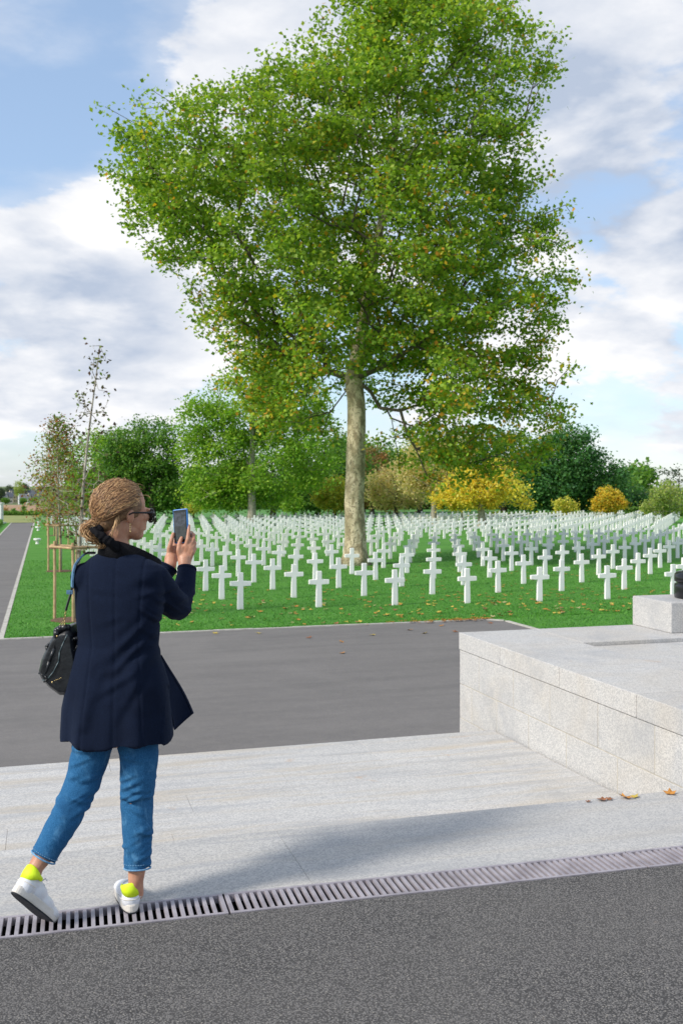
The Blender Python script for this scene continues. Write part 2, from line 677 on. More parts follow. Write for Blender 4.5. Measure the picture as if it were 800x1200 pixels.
camquad('ploughed_field', -600, 150, 130, 206, GZ + 0.006, M['plough'])
camquad('beige_path', 560, 760, 134, 152, GZ - 0.018, mat_plain('sand_path', (0.50, 0.42, 0.30), (0.40, 0.34, 0.25), 0.5, 0.95))
# road and lower plaza
sheet('road', [(-40, -8), (40, -8), (40, 26), (-1.02, 26), (-1.02, 106), (-3.12, 106), (-3.12, 26), (-40, 26)], GZ - 0.012, M['road'])
# lawn
lawn_pts = [(-0.90, 24.42), (11.25, 24.42), (11.62, 24.05), (11.9, 10.0), (80, 10.0), (200, 60), (200, 112), (-0.90, 112)]
sheet('lawn', lawn_pts, GZ, M['lawn'])
far_lawn = [(-0.9, 112.0), (220, 112.0), (220, 175), (-0.9, 175)]
sheet('far_lawn', far_lawn, GZ + 0.002, mat_plain('far_lawn', (0.06, 0.20, 0.035), (0.085, 0.22, 0.045), 0.15, 0.95))
sheet('verge', [(-90, 106), (-0.92, 106), (-0.92, 150), (-90, 150)], GZ + 0.001, mat_plain('dry_grass', (0.26, 0.27, 0.08), (0.18, 0.22, 0.06), 0.3, 0.95))
sheet('left_lawn', [(-60, 26.0), (-3.22, 26.0), (-3.22, 106), (-60, 106)], GZ, M['lawn'])
# kerbs (thin flush stone edging round the lawn)
kb = MB()


def strip(mb, pts, w, z0, z1):
    for (a, b) in zip(pts[:-1], pts[1:]):
        a, b = Vector(a), Vector(b)
        t = (b - a).normalized()
        n = Vector((-t.y, t.x)) * w
        q = [a, b, b + n, a + n]
        mb.add([(p.x, p.y, z) for z in (z0, z1) for p in q], [(3, 2, 1, 0), (4, 5, 6, 7), (0, 1, 5, 4), (1, 2, 6, 5), (2, 3, 7, 6), (3, 0, 4, 7)])


L = 1.0
x = -1.02
while x < 11.2:
    strip(kb, [(x, 24.30), (min(x + L - .012, 11.25), 24.30)], 0.115, GZ - .1, GZ + .012 + R.uniform(-.004, .004))
    x += L
strip(kb, [(11.26, 24.30), (11.60, 23.97)], 0.115, GZ - .1, GZ + .012)
y = 23.9
while y > 11:
    strip(kb, [(11.61 + .017 * (23.9 - y), y), (11.61 + .017 * (24.9 - y), y - .985)], 0.11, GZ - .1, GZ + .012)
    y -= 1.0
y = 24.42
while y < 106:
    strip(kb, [(-0.905, y), (-0.905, y + .985)], 0.115, GZ - .1, GZ + .012 + R.uniform(-.004, .004))
    y += 1.0
kb.build('kerb', M['kerbstone'])['kind'] = 'structure'
kb = MB()
strip(kb, [(-3.12, 26), (-3.12, 106)], 0.10, GZ - .1, GZ + .01)
kb.build('kerb', M['kerbstone'])['kind'] = 'structure'

# granite: front band, step, landing of long slabs, flight of steps down to the road
XL, XR = -9.0, 3.262
ft = MB()
xs = [-9.0, -6.4, -3.9, -1.35, 1.05, 3.35, 5.9, 8.2]
EDGE = 4.61
for a, b in zip(xs[:-1], xs[1:]):
    bm_v = []
    y0a, y0b = gy(a) + GH, gy(b) + GH
    # slab with a tiny chamfered nose
    a2, b2 = a + .0008, b - .0008
    v = [(a2, y0a, -.22), (b2, y0b, -.22), (b2, EDGE, -.22), (a2, EDGE, -.22),
         (a2, y0a + .004, 0), (b2, y0b + .004, 0), (b2, EDGE - .008, 0), (a2, EDGE - .008, 0), (a2, EDGE, -.008), (b2, EDGE, -.008)]
    ft.add(v, [(3, 2, 1, 0), (4, 5, 6, 7), (0, 1, 5, 4), (7, 6, 9, 8), (8, 9, 2, 3), (1, 2, 9, 6, 5), (0, 4, 7, 8, 3)])
ft.build('granite_edging', M['granite'])['kind'] = 'structure'
ld = MB()
y = EDGE + .003
k = 0
rows = []
while y < 6.90:
    rows.append((y, min(y + .332, 6.935)))
    y += .332
for i, (ya, yb) in enumerate(rows):
    x = XL + R.uniform(0, 1.2)
    x0 = XL
    dz = -0.0045 * i
    while x0 < XR:
        x1 = min(x, XR)
        if XR - x1 < .4:
            x1 = XR
        ld.box(x0 + .0006, x1 - .0006, ya + .0060, yb - .0060, LZ - .12, LZ + .018 + dz + R.uniform(-.0010, .0010), 0.0022)
        x0 = x1
        x = x1 + R.uniform(1.3, 1.9)
ld.build('landing', M['granite_warm'])['kind'] = 'structure'
mk('landing_bed', [(XL, EDGE, LZ + .0158), (XR, EDGE, LZ + .0158), (XR, 6.93, LZ - .0145), (XL, 6.93, LZ - .0145)], [(0, 1, 2, 3)], M['mortar'])['kind'] = 'structure'
stp = MB()
nr = 9
rise = (LZ - GZ) / (nr + 1)
for i in range(nr):
    z = LZ - rise * (i + 1)
    stp.box(XL, XR, 6.94 + .33 * i, 6.94 + .33 * (i + 1) - .002, GZ - .1, z, 0.004)
stp.build('steps', M['granite'])['kind'] = 'structure'
# earth behind / under the upper level
mk('retaining_base', [(XL, EDGE, -.02), (XL, -8, -.02), (XL, -8, GZ), (XL, EDGE, GZ)], [(0, 1, 2, 3)], M['granite_wall'])['kind'] = 'structure'

# drain grates
M['channel'] = M['dark']
SEC = 1.79
ang = math.atan(-0.030)


def make_grate():
    root = empty('drain_grate')
    fr = MB()
    hw = 0.094
    fr.box(0.004, SEC - .004, -hw, -hw + .014, -.03, .004, .0015)
    fr.box(0.004, SEC - .004, hw - .014, hw, -.03, .004, .0015)
    fr.box(0.004, 0.020, -hw + .0145, hw - .0145, -.03, .0035, .0015)
    fr.box(SEC - .020, SEC - .004, -hw + .0145, hw - .0145, -.03, .0035, .0015)
    fr.build('frame', M['grate'], root)
    br = MB()
    nb = 58
    st = (SEC - .04) / nb
    for i in range(1, nb):
        xc = .02 + st * i
        br.box(xc - .0075, xc + .0075, -hw + .0145, hw - .0145, -.016, .003, .0018)
    br.build('bars', M['grate'], root)
    return root


gr0 = make_grate()
xs0 = 0.68 - 3 * SEC
LAB = ['drain grate section ending beyond the left edge of the photo', 'slotted iron drain grate section under the shoes of the woman',
       'long slotted drain grate section between the woman and the right-hand joint', 'drain grate section running out of the right edge of the photo']
for i in range(5):
    xg = xs0 + (i + 1) * SEC
    if i < 0:
        continue
    o = gr0 if i == 0 else copy_tree(gr0)
    o.location = (xg, gy(xg), 0.0)
    o.rotation_euler = (0, 0, ang)
    tag(o, ['slotted drain grate section lying beyond the left edge of the photo', LAB[1], LAB[2], LAB[3], 'slotted drain grate section lying beyond the right edge of the photo'][i], 'drain grate', 'slotted grate sections along the drain')
ch = MB()
ch.add([(-9, gy(-9) - .093, -.09), (9, gy(9) - .093, -.09), (9, gy(9) + .093, -.09), (-9, gy(-9) + .093, -.09),
        (-9, gy(-9) - .093, .0), (9, gy(9) - .093, .0), (9, gy(9) + .093, .0), (-9, gy(-9) + .093, .0)],
       [(0, 1, 2, 3), (0, 4, 5, 1), (3, 2, 6, 7)])
ch.build('drain_channel', M['dark'])['kind'] = 'structure'

# granite wall beside the landing
wall = empty('granite_wall', (3.28, 7.60, 0))
WX, WY = 3.28, 7.60


def wl(x, y):
    return (x - WX, y - WY)


blk = MB()
for ci, (z0, z1, joints) in enumerate([
        (.012, .287, [7.6, 7.22, 6.62, 6.07, 5.46, 4.86, 4.54]),
        (-.268, .007, [7.6, 7.36, 6.9, 6.38, 5.85, 5.24, 4.54]),
        (-.548, -.273, [7.6, 7.22, 6.62, 6.07, 5.46, 4.86, 4.54]),
        (-.828, -.553, [7.6, 7.36, 6.9, 6.38]), (-1.108, -.833, [7.6, 7.22, 6.62]), (-1.388, -1.113, [7.6, 7.36, 6.9]),
        (-1.668, -1.393, [7.6, 7.22, 6.62]), (-1.948, -1.673, [7.6, 7.36, 6.9])]):
    for ya, yb in zip(joints[:-1], joints[1:]):
        blk.box(0 + R.uniform(0, .002), .14, yb - WY + .003, ya - WY - .003, z0, z1, .005)
    # end face (towards the road)
    xx = .145
    n = 0
    while xx < 6.0:
        w_ = .55 if (n or ci % 2) else .3
        blk.box(xx, min(xx + w_, 6.0) - .006, -.14, 0, z0, z1, .005)
        xx += w_
        n += 1
    # front face (towards the terrace)
    if z1 > 0:
        xx = .145
        while xx < 5.0:
            blk.box(xx, xx + .594, 4.54 - WY + .0, 4.54 - WY + .14, max(z0, .001), z1, .005)
            xx += .6
blk.build('block_courses', M['granite_wall'], wall)
core = MB()
core.box(.0035, 6.0, 4.546 - WY, -.008, GZ - .1, .284)
core.build('mortar_joints', M['wall_mortar'], wall)
cop = MB()
CZ0, CZ1 = .291, .430
js = [7.6, 6.83, 5.93, 5.03, 4.52]
for ya, yb in zip(js[:-1], js[1:]):
    cop.box(-.006, .688, yb - WY + .0015, ya - WY - .0015, CZ0, CZ1, .006)
xx = .692
for w_ in (1.05, 1.1, 1.1, 1.1):
    yb = .10 if xx > 1.3 else .002
    cop.box(xx, xx + w_ - .003, -.775, yb, CZ0, CZ1, .006)
    xx += w_
cop.build('coping', M['granite_wall'], wall)
cf = MB()
ys = [4.54, 5.3, 6.05, 6.82]
for ya, yb in zip(ys[:-1], ys[1:]):
    xx = .692
    for w_ in (1.3, 1.2, 1.5):
        cf.box(xx, xx + w_ - .003, ya - WY + .002, yb - WY - .002, .27, .398, .004)
        xx += w_
cf.build('paved_top', M['granite_wall'], wall)
tag(wall, 'low pale granite block wall with thick coping, right of the landing', 'wall')
# raised block and black urn on it
bk = MB()
BX, BY = 4.91, 7.04
bk.box(0, 1.1, 0, .56, CZ1 + .001, .682, .008)
bo = bk.build('granite_block', M['granite_wall'], loc=(BX, BY, 0))
tag(bo, 'raised rectangular granite block standing on the wall top at the right edge', 'stone block')
ur = MB()
uc = W(797.5, 700, 8.45)
UR = .215
cc = W(790.6, 703, 8.5)
ux, uy = cc.x + C1.x * UR, cc.y + C1.y * UR
ur.lathe([(UR * .98, 0), (UR, .012), (UR, .10), (UR * .985, .118), (UR * .90, .122), (UR * .90, .136), (UR * .99, .142), (UR * 1.0, .17), (UR * .985, .20), (UR * .90, .222), (UR * .55, .235), (UR * .42, .25), (UR * .42, .34), (UR * .2, .36)], 48)
uo = ur.build('urn', M['blackmetal'], smooth=True, loc=(ux, uy, .683))
tag(uo, 'glossy black round metal urn base on the granite block at the right edge', 'urn')
# ------------------------------------------------------------------ trees
def leaf_quads(rng, C, spread, per, size, flat=0.6, up=0.35):
    """C: cluster centres; returns quad vertices"""
    n = len(C) * per
    P = np.repeat(C, per, axis=0) + rng.normal(size=(n, 3)) * spread * np.array([1, 1, flat])
    nrm = rng.normal(size=(n, 3))
    nrm[:, 2] = np.abs(nrm[:, 2]) + up
    nrm /= np.linalg.norm(nrm, axis=1)[:, None]
    a = rng.normal(size=(n, 3))
    a -= nrm * (a * nrm).sum(1)[:, None]
    a /= np.linalg.norm(a, axis=1)[:, None]
    b = np.cross(nrm, a)
    s = (size * rng.uniform(.65, 1.25, n))[:, None]
    bend = nrm * s * rng.uniform(-.25, .25, n)[:, None]
    V = np.empty((n, 4, 3))
    V[:, 0] = P - a * s * .5
    V[:, 1] = P + b * s * .42 + bend
    V[:, 2] = P + a * s * .55
    V[:, 3] = P - b * s * .42 + bend
    return P, V.reshape(-1, 3)


def leaf_cols(rng, n, pal, wts, jit=.18, cl=None, per=1):
    """each leaf takes one species colour; neighbours in a cluster share a tendency"""
    pal = np.array(pal)
    idx = rng.choice(len(pal), size=n, p=np.array(wts) / sum(wts))
    if cl is not None:
        keep = rng.random(n) < .5
        idx = np.where(keep, np.repeat(cl, per)[:n], idx)
    return pal[idx] * rng.uniform(1 - jit, 1 + jit, (n, 1)) * rng.uniform(.94, 1.06, (n, 3))


def skeleton(rng, trunk, A, alpha=.35, seg=.7, jit=.08, rtip=.012, pw=.42, first=None):
    """trunk: list of points (base..top); A: attractors. Returns nodes, parents, radii"""
    P = [np.array(p, float) for p in trunk]
    par = [-1] + list(range(len(trunk) - 1))
    Ld = [0.0]
    for i in range(1, len(P)):
        Ld.append(Ld[-1] + np.linalg.norm(P[i] - P[i - 1]))
    first = len(P) // 3 if first is None else first
    tr = np.array(P)
    dd = np.min(np.linalg.norm(A[:, None] - tr[None], axis=2), axis=1)
    tips = []
    for ai in np.argsort(dd):
        a = A[ai]
        PP = np.array(P)
        d = np.linalg.norm(PP - a, axis=1)
        cost = d + alpha * np.array(Ld) + np.where(PP[:, 2] > a[2] + .3, (PP[:, 2] - a[2]) * .2, 0)
        cost[:first] += 1e3
        j = int(np.argmin(cost))
        n = max(1, int(d[j] / seg))
        p0 = P[j]
        prev = j
        for k in range(1, n + 1):
            t = k / n
            q = p0 * (1 - t) + a * t
            if k < n:
                q = q + rng.normal(size=3) * jit * d[j] * .5
                q[2] += math.sin(math.pi * t) * d[j] * .06
            P.append(q)
            par.append(prev)
            Ld.append(Ld[prev] + np.linalg.norm(q - P[prev]))
            prev = len(P) - 1
        tips.append(prev)
    cnt = np.zeros(len(P))
    for t in tips:
        cnt[t] += 1
    for i in range(len(P) - 1, 0, -1):
        cnt[par[i]] += cnt[i]
    rad = rtip * np.maximum(cnt, 1) ** pw
    return np.array(P), par, rad


def limb_mesh(P, par, rad, trunk_r, nt, n=6):
    """tapered tubes from parent to child; the trunk's own radii are given"""
    mb = MB()
    r = rad.copy()
    for i in range(nt):
        r[i] = trunk_r[i]
    for i in range(1, len(P)):
        j = par[i]
        if i < nt:
            continue
        r0 = min(r[j], r[i] * 1.5)
        mb.tube([P[j], P[i]], [r0, r[i]], n if r[i] > .04 else 4, caps=False)
    return mb


def big_trunk(mb, pts, rad, n=28, flare=1.45, rng=None):
    rings = []
    m = 40
    pts = np.array(pts)
    t0 = np.linspace(0, len(pts) - 1, m)
    for i, t in enumerate(t0):
        k = min(int(t), len(pts) - 2)
        u = t - k
        p = pts[k] * (1 - u) + pts[k + 1] * u
        r = rad[k] * (1 - u) + rad[k + 1] * u
        h = p[2] - pts[0][2]
        fl = 1 + (flare - 1) * math.exp(-h / .45)
        ring = []
        for q in range(n):
            a = 2 * math.pi * q / n
            lob = 1 + (.10 * math.exp(-h / .6)) * math.sin(5 * a + 1) + .03 * math.sin(3 * a + h * 1.3) + .025 * math.sin(7 * a - h * 2.1)
            rr = r * fl * lob
            ring.append((p[0] + rr * math.cos(a), p[1] + rr * math.sin(a), p[2] + (-.0)))
        rings.append(ring)
    mb.loft(rings)


def inpoly(px, py, poly):
    n = len(poly)
    c = np.zeros(len(px), bool)
    j = n - 1
    for i in range(n):
        xi, yi = poly[i]
        xj, yj = poly[j]
        if yi != yj:
            k = ((yi > py) != (yj > py)) & (px < (xj - xi) * (py - yi) / (yj - yi) + xi)
            c ^= k
        j = i
    return c


def noise3(P, s, seed=0):
    r = np.random.default_rng(seed)
    out = np.zeros(len(P))
    for o in range(4):
        k = r.normal(size=(3,)) * s * (1.7 ** o)
        k2 = r.normal(size=(3,)) * s * (1.7 ** o)
        out += (np.sin(P @ k + r.uniform(0, 6)) * np.sin(P @ k2 + r.uniform(0, 6))) / (1.3 ** o)
    return out


M['bark_limb'] = mat_plain('limb_bark', (0.16, 0.13, 0.085), (0.085, 0.07, 0.05), 3.0, 0.9, 0.4, 20.0)
# --- the big plane tree -------------------------------------------------
TD = 45.4
tb = W(417, 663, TD)
tb.z = GZ
rt = empty('plane_tree', tb)
rng = np.random.default_rng(11)
POLY = [(400, -5), (372, 45), (345, 80), (318, 105), (296, 110), (266, 135), (243, 118), (213, 135), (185, 140), (150, 146), (146, 165), (130, 198), (158, 228), (163, 268), (188, 302),
        (215, 318), (240, 345), (246, 372), (268, 398), (280, 430), (286, 470), (310, 492), (345, 500), (372, 490), (392, 515), (398, 470), (398, 446), (432, 446), (436, 500),
        (446, 540), (500, 560), (560, 552), (612, 545), (640, 520), (656, 482), (640, 452), (624, 425), (642, 385), (655, 330), (654, 290), (640, 250), (614, 215),
        (606, 165), (626, 112), (648, 66), (622, 44), (600, 8), (592, -30), (540, -55), (470, -55), (425, -35)]


def local(px, py, y):
    """point of the tree's own frame: x right, y away, from its silhouette"""
    return np.stack([(px - 417) * TD / F, y, CAMZ - (py - HOR) * TD / F - GZ], axis=-1)


def rotcam(Q):
    """camera-aligned local to world-aligned local"""
    X = Q[:, 0] * CT + Q[:, 1] * ST
    Y = -Q[:, 0] * ST + Q[:, 1] * CT
    return np.stack([X, Y, Q[:, 2]], axis=1)


_A = sum(POLY[i][0] * POLY[(i + 1) % len(POLY)][1] - POLY[(i + 1) % len(POLY)][0] * POLY[i][1] for i in range(len(POLY)))
SGN = 1.0 if _A > 0 else -1.0
ys_ = np.array([p[1] for p in POLY])
N = 9000
px = rng.uniform(125, 660, N)
py = rng.uniform(-58, 562, N)
ok = inpoly(px, py, POLY)
px, py = px[ok], py[ok]
rows = {}
# long shoots that break the outline
PA = np.array(POLY, float)
sx_, sy_ = [], []
for k in range(len(PA)):
    a_, b_ = PA[k], PA[(k + 1) % len(PA)]
    if 380 < a_[0] < 500 and a_[1] > 430:
        continue
    L_ = np.linalg.norm(b_ - a_)
    nrm_ = np.array([b_[1] - a_[1], a_[0] - b_[0]]) / (L_ + 1e-6)
    for m_ in range(int(L_ / 16)):
        t_ = rng.random()
        o_ = rng.uniform(2, 15) * (1 if rng.random() < .6 else .4)
        # outline is listed against the clock seen from the viewer: outward is -nrm
        c_ = a_ * (1 - t_) + b_ * t_
        for w_ in (o_, o_ * .5):
            sx_.append(c_[0] + SGN * nrm_[0] * w_)
            sy_.append(c_[1] + SGN * nrm_[1] * w_)
SHO = (np.array(sx_), np.array(sy_))
for q in range(-60, 570, 10):
    xx = np.arange(120, 665, 3.0)
    ins = inpoly(xx, np.full(len(xx), float(q) + .5), POLY)
    rows[q] = (xx[ins].min(), xx[ins].max()) if ins.any() else (400, 420)
lo = np.array([rows[int(q // 10 * 10)][0] for q in py])
hi = np.array([rows[int(q // 10 * 10)][1] for q in py])
t = (px - (lo + hi) / 2) / np.maximum((hi - lo) / 2, 1)
hw = np.minimum((hi - lo) / 2, 190) * TD / F
hd = .85 * hw * np.sqrt(np.clip(1 - t * t, 0.03, 1))
yy = rng.uniform(-1, 1, len(px))
yy = np.sign(yy) * np.abs(yy) ** .75 * hd
Q = local(px, py, yy)
nz = noise3(Q, .42, 3)
edge_ = np.zeros(len(px), bool)
for k in range(8):
    a_ = 2 * math.pi * k / 8
    edge_ |= ~inpoly(px + 24 * math.cos(a_), py + 24 * math.sin(a_), POLY)
rag = noise3(Q, 1.3, 31)
gap = np.where(edge_ & (rag < .15), 9.0, 0.0) + np.exp(-(((px - 425) / 55) ** 2 + ((py - 500) / 75) ** 2)) * 1.7 + np.exp(-(((px - 355) / 22) ** 2 + ((py - 225) / 14) ** 2)) * 1.3 \
    + np.exp(-(((px - 545) / 60) ** 2 + ((py - 110) / 60) ** 2)) * .5 + np.exp(-(((px - 600) / 40) ** 2 + ((py - 470) / 60) ** 2)) * .5
keep = nz + .45 * rag - gap > -.30
Q = Q[keep]
# thin to an even set
sel = []
cell = {}
md = .62
for i, p in enumerate(Q):
    key = tuple((p // md).astype(int))
    if cell.get(key, 0) < 1:
        cell[key] = cell.get(key, 0) + 1
        sel.append(i)
Q = Q[sel][:1900]
Q2 = local(SHO[0], SHO[1], rng.normal(size=len(SHO[0])) * 1.6)
NSH = len(Q2)
Q = np.concatenate([Q, Q2])
A = rotcam(Q)
trunk = [(0, 0, 0), (-.05, 0, 1.3), (-.08, 0, 2.8), (-.02, 0, 4.4), (.02, 0, 6.0), (.0, 0, 7.4), (-.1, 0, 8.5), (.15, 0, 10.0), (.5, .1, 12), (.9, 0, 14.2), (1.3, -.1, 16.5), (1.7, 0, 19), (2.1, 0, 21.5), (2.5, .1, 24.0)]
trunk = [tuple(rotcam(np.array([p]))[0]) for p in trunk]
tr_r = [.50, .47, .44, .43, .42, .41, .40, .30, .25, .20, .16, .12, .08, .04]
P_, par_, rad_ = skeleton(rng, trunk, A, alpha=.30, seg=.9, jit=.10, rtip=.011, pw=.40, first=6)
lm = limb_mesh(P_, par_, rad_, tr_r, len(trunk))
lm.build('limbs', M['bark_limb'], rt, smooth=True)
lm = MB()
big_trunk(lm, trunk, tr_r)
lm.build('trunk', M['bark_plane'], rt, smooth=True)
lowp = P_[len(trunk):]
lowp = lowp[(lowp[:, 2] > 7.0) & (lowp[:, 2] < 13)]
lowp = lowp[rng.permutation(len(lowp))[:110]] + rng.normal(size=(min(110, len(lowp)), 3)) * .25
CC = np.concatenate([A, lowp, A[rng.integers(0, len(A) - NSH, 120)]])
per = 62
Pl, V = leaf_quads(rng, CC, .36, per, .195, .58)
# colours: green, yellow-green, some amber, more of it low in the crown
# the outer shoots carry few leaves
thin_ = np.ones(len(Pl), bool)
for k in range(len(A) - NSH, len(A)):
    thin_[k * per + 24:(k + 1) * per] = False
V = V.reshape(-1, 4, 3)[thin_].reshape(-1, 3)
Pl = Pl[thin_]
nl = len(Pl)
yel = noise3(Pl, .35, 9) * .35 + np.clip((15 - Pl[:, 2]) / 12, -0.5, 1) * .75
green = np.array([(.215, .355, .045), (.285, .43, .05), (.13, .25, .038), (.38, .48, .06)])
amber = np.array([(.58, .46, .04), (.66, .40, .04), (.50, .46, .05), (.58, .28, .04)])
u = rng.random(nl)
isy = u < np.clip(.05 + .24 * yel, .02, .42)
col = green[rng.choice(4, nl, p=[.35, .30, .15, .20])]
col = np.where(isy[:, None], amber[rng.choice(4, nl)], col) * rng.uniform(.8, 1.2, (nl, 1))
mk_quads('crown', V, nl, M['leaf'], rt, col)
tag(rt, 'tall mottled plane tree in green and yellow leaf standing among the crosses', 'tree')
rt['label'] = 'tall plane tree with mottled trunk and yellowing green crown among the crosses'


# --- trees behind the field ---------------------------------------------
PAL = {
    'dark': ([(.13, .27, .05), (.19, .33, .06), (.095, .21, .045)], [4, 3, 3]),
    'deep': ([(.075, .20, .062), (.105, .245, .07), (.055, .15, .05)], [4, 3, 3]),
    'lime': ([(0.246, 0.420, 0.051), (0.189, 0.362, 0.043), (0.319, 0.464, 0.058)], [4, 3, 3]),
    'limemix': ([(0.319, 0.435, 0.058), (0.217, 0.348, 0.043), (0.435, 0.435, 0.065)], [4, 3, 3]),
    'yellowgreen': ([(.56, .54, .10), (.42, .48, .09), (.66, .56, .09)], [4, 3, 3]),
    'yellow': ([(.86, .70, .11), (.80, .68, .10), (.60, .60, .12), (.82, .56, .07)], [4, 3, 3, 1]),
    'gold': ([(.74, .54, .06), (.68, .44, .05), (.46, .46, .08)], [4, 3, 2]),
    'brown': ([(0.464, 0.290, 0.131), (0.377, 0.246, 0.116), (0.522, 0.377, 0.160)], [4, 3, 3]),
    'rust': ([(0.377, 0.174, 0.072), (0.261, 0.174, 0.072), (0.203, 0.203, 0.058)], [4, 3, 3]),
    'tan': ([(0.493, 0.392, 0.189), (0.406, 0.319, 0.145), (0.377, 0.362, 0.145)], [4, 3, 3]),
    'pale': ([(0.348, 0.435, 0.116), (0.435, 0.478, 0.131), (0.261, 0.348, 0.102)], [4, 3, 3]),
    'cedar': ([(0.087, 0.131, 0.087), (0.065, 0.102, 0.065), (0.116, 0.145, 0.087)], [4, 3, 3]),
}


def far_tree(name, label, d, tpx, lobes, pal, trw=.30, n=230, per=34, leaf=.26, spread=.5, bark='bark', cat='tree', thin=-9.0, seed=0, group='trees beyond the rows of crosses', lean=0.0):
    """lobes: (px, py, rx, ry) of the crown at depth d, each a ball with its own depth"""
    rg = np.random.default_rng(seed + int(tpx) * 7 + int(d))
    s = d / F
    base = W(tpx, HOR, d)
    base.z = GZ
    root = empty(name, base)
    pts = []
    area = sum(a * b for _, _, a, b in lobes)
    for (cx, cy, rx, ry) in lobes:
        k = max(8, int(n * rx * ry / area))
        u = rg.normal(size=(k, 3))
        u /= np.linalg.norm(u, axis=1)[:, None]
        rr = rg.uniform(.35, 1, (k, 1)) ** .5
        dep = (rg.uniform(-.35, .35)) * rx * s
        q = u * rr * np.array([rx * s, min(rx, ry * 1.3) * s * .9, ry * s])
        q += np.array([(cx - tpx) * s, dep, CAMZ - (cy - HOR) * s - GZ])
        pts.append(q)
    Q = np.concatenate(pts)
    Q = Q[Q[:, 2] > .6]
    nz = noise3(Q, 3.0 / max(1.0, np.ptp(Q[:, 2])) * 2.0, seed + 5)
    Q = Q[nz > np.quantile(nz, .16)]
    if thin > -1:
        Q = Q[rg.random(len(Q)) > thin]
    A = rotcam(Q)
    top = Q[:, 2].max()
    bot = np.quantile(Q[:, 2], .03)
    cx = float(Q[:, 0].mean())
    tk = []
    for i in range(7):
        h = i / 6
        xx = cx * max(0, h - .25) / .75 * .8 + lean * h
        tk.append((xx, 0, h * top * .9))
    tk = [tuple(rotcam(np.array([p]))[0]) for p in tk]
    trr = [trw * (1.0 - .85 * (i / 6)) for i in range(7)]
    sub = A[rg.permutation(len(A))[:110]]
    P_, par_, rad_ = skeleton(rg, tk, sub, alpha=.3, seg=1.2, jit=.08, rtip=.02, pw=.38)
    lm = limb_mesh(P_, par_, np.minimum(rad_, trw * .5), trr, len(tk), 5)
    big_trunk(lm, tk, trr, 12, 1.3)
    lm.build('trunk', M[bark], root, smooth=True)
    per = int(per * 1.45)
    Pl, V = leaf_quads(rg, A, spread, per, leaf * 1.08, .8)
    p, w = PAL[pal]
    cl = rg.choice(len(p), size=len(A))
    c = leaf_cols(rg, len(Pl), p, w, .2, cl, per)
    mk_quads('crown', V, len(Pl), M['leaf'], root, c)
    tag(root, label, cat, group)
    return root


far_tree('oak_tree', 'round dark green tree directly behind the head and phone of the woman', 96, 179,
         [(166, 530, 40, 44), (190, 545, 26, 48), (150, 560, 34, 36), (178, 585, 34, 16), (198, 570, 16, 30), (140, 540, 24, 32)], 'dark', .36, 420, 40, .24, .45)
far_tree('maple_tree', 'yellow-green tree partly hidden behind the staked saplings', 108, 112,
         [(112, 545, 34, 40), (95, 575, 30, 30), (135, 540, 26, 38), (118, 580, 30, 22)], 'lime', .3, 260, 34, .27, .5)
far_tree('lime_tree', 'large bright green tree left of the plane trunk', 92, 295,
         [(292, 470, 52, 50), (250, 530, 42, 56), (236, 500, 28, 40), (315, 540, 60, 50), (345, 470, 44, 44), (285, 580, 60, 16), (365, 530, 34, 50), (330, 430, 36, 30), (250, 580, 36, 16)], 'lime', .42, 760, 40, .25, .5, bark='bark_pale')
far_tree('chestnut_tree', 'dense dark green tree in the shade behind the large bright green tree', 116, 320,
         [(320, 560, 40, 36), (355, 560, 36, 38), (285, 565, 34, 30)], 'dark', .36, 240, 30, .3, .6)
far_tree('beech_tree', 'dark green tree behind the foot of the plane tree', 118, 372,
         [(385, 540, 34, 40), (365, 570, 30, 28), (415, 560, 26, 30)], 'dark', .34, 200, 30, .3, .6)
far_tree('copper_tree', 'rusty brown tree just right behind the plane trunk', 124, 436,
         [(436, 558, 26, 36), (420, 575, 18, 20), (452, 575, 18, 22)], 'rust', .3, 180, 30, .28, .5)
far_tree('small_tree', 'small rounded yellow-green tree left of the plane trunk', 98, 392,
         [(394, 578, 22, 20), (384, 585, 16, 13), (405, 586, 14, 13)], 'yellowgreen', .24, 170, 34, .2, .32)
PAL['tan'] = ([(.66, .53, .28), (.56, .46, .22), (.50, .50, .20)], [4, 3, 3])
far_tree('walnut_tree', 'tan brown tree with a dark trunk right of the plane trunk', 103, 464,
         [(462, 570, 34, 26), (448, 580, 20, 16), (484, 578, 18, 16)], 'tan', .22, 210, 28, .2, .42)
far_tree('tulip_tree', 'faded green tree with a pale trunk left of the yellow tree', 90, 508,
         [(505, 545, 36, 34), (530, 530, 26, 26), (485, 560, 22, 22), (520, 572, 22, 14)], 'tan', .30, 260, 26, .2, .42, bark='bark_pale')
far_tree('golden_maple', 'wide bright yellow tree on a short thick trunk among the far crosses', 87, 564,
         [(560, 570, 30, 20), (532, 577, 18, 14), (596, 574, 20, 15), (578, 556, 26, 18), (545, 560, 16, 12), (516, 584, 11, 8), (612, 586, 10, 9), (575, 588, 16, 8), (545, 588, 12, 7)], 'yellow', .40, 330, 28, .20, .34, bark='bark_pale')
far_tree('young_maple', 'slim young tree with a thin pale trunk under the yellow tree', 88, 541,
         [(541, 580, 12, 14), (536, 590, 9, 8)], 'yellow', .11, 60, 26, .17, .25, bark='bark_pale')
far_tree('evergreen_oak', 'big dark blue-green tree right of the plane crown', 128, 655,
         [(660, 540, 40, 36), (640, 565, 40, 34), (690, 560, 40, 38), (668, 515, 28, 16), (700, 585, 34, 18), (715, 568, 24, 26), (620, 560, 30, 36)], 'deep', .5, 760, 34, .32, .62)
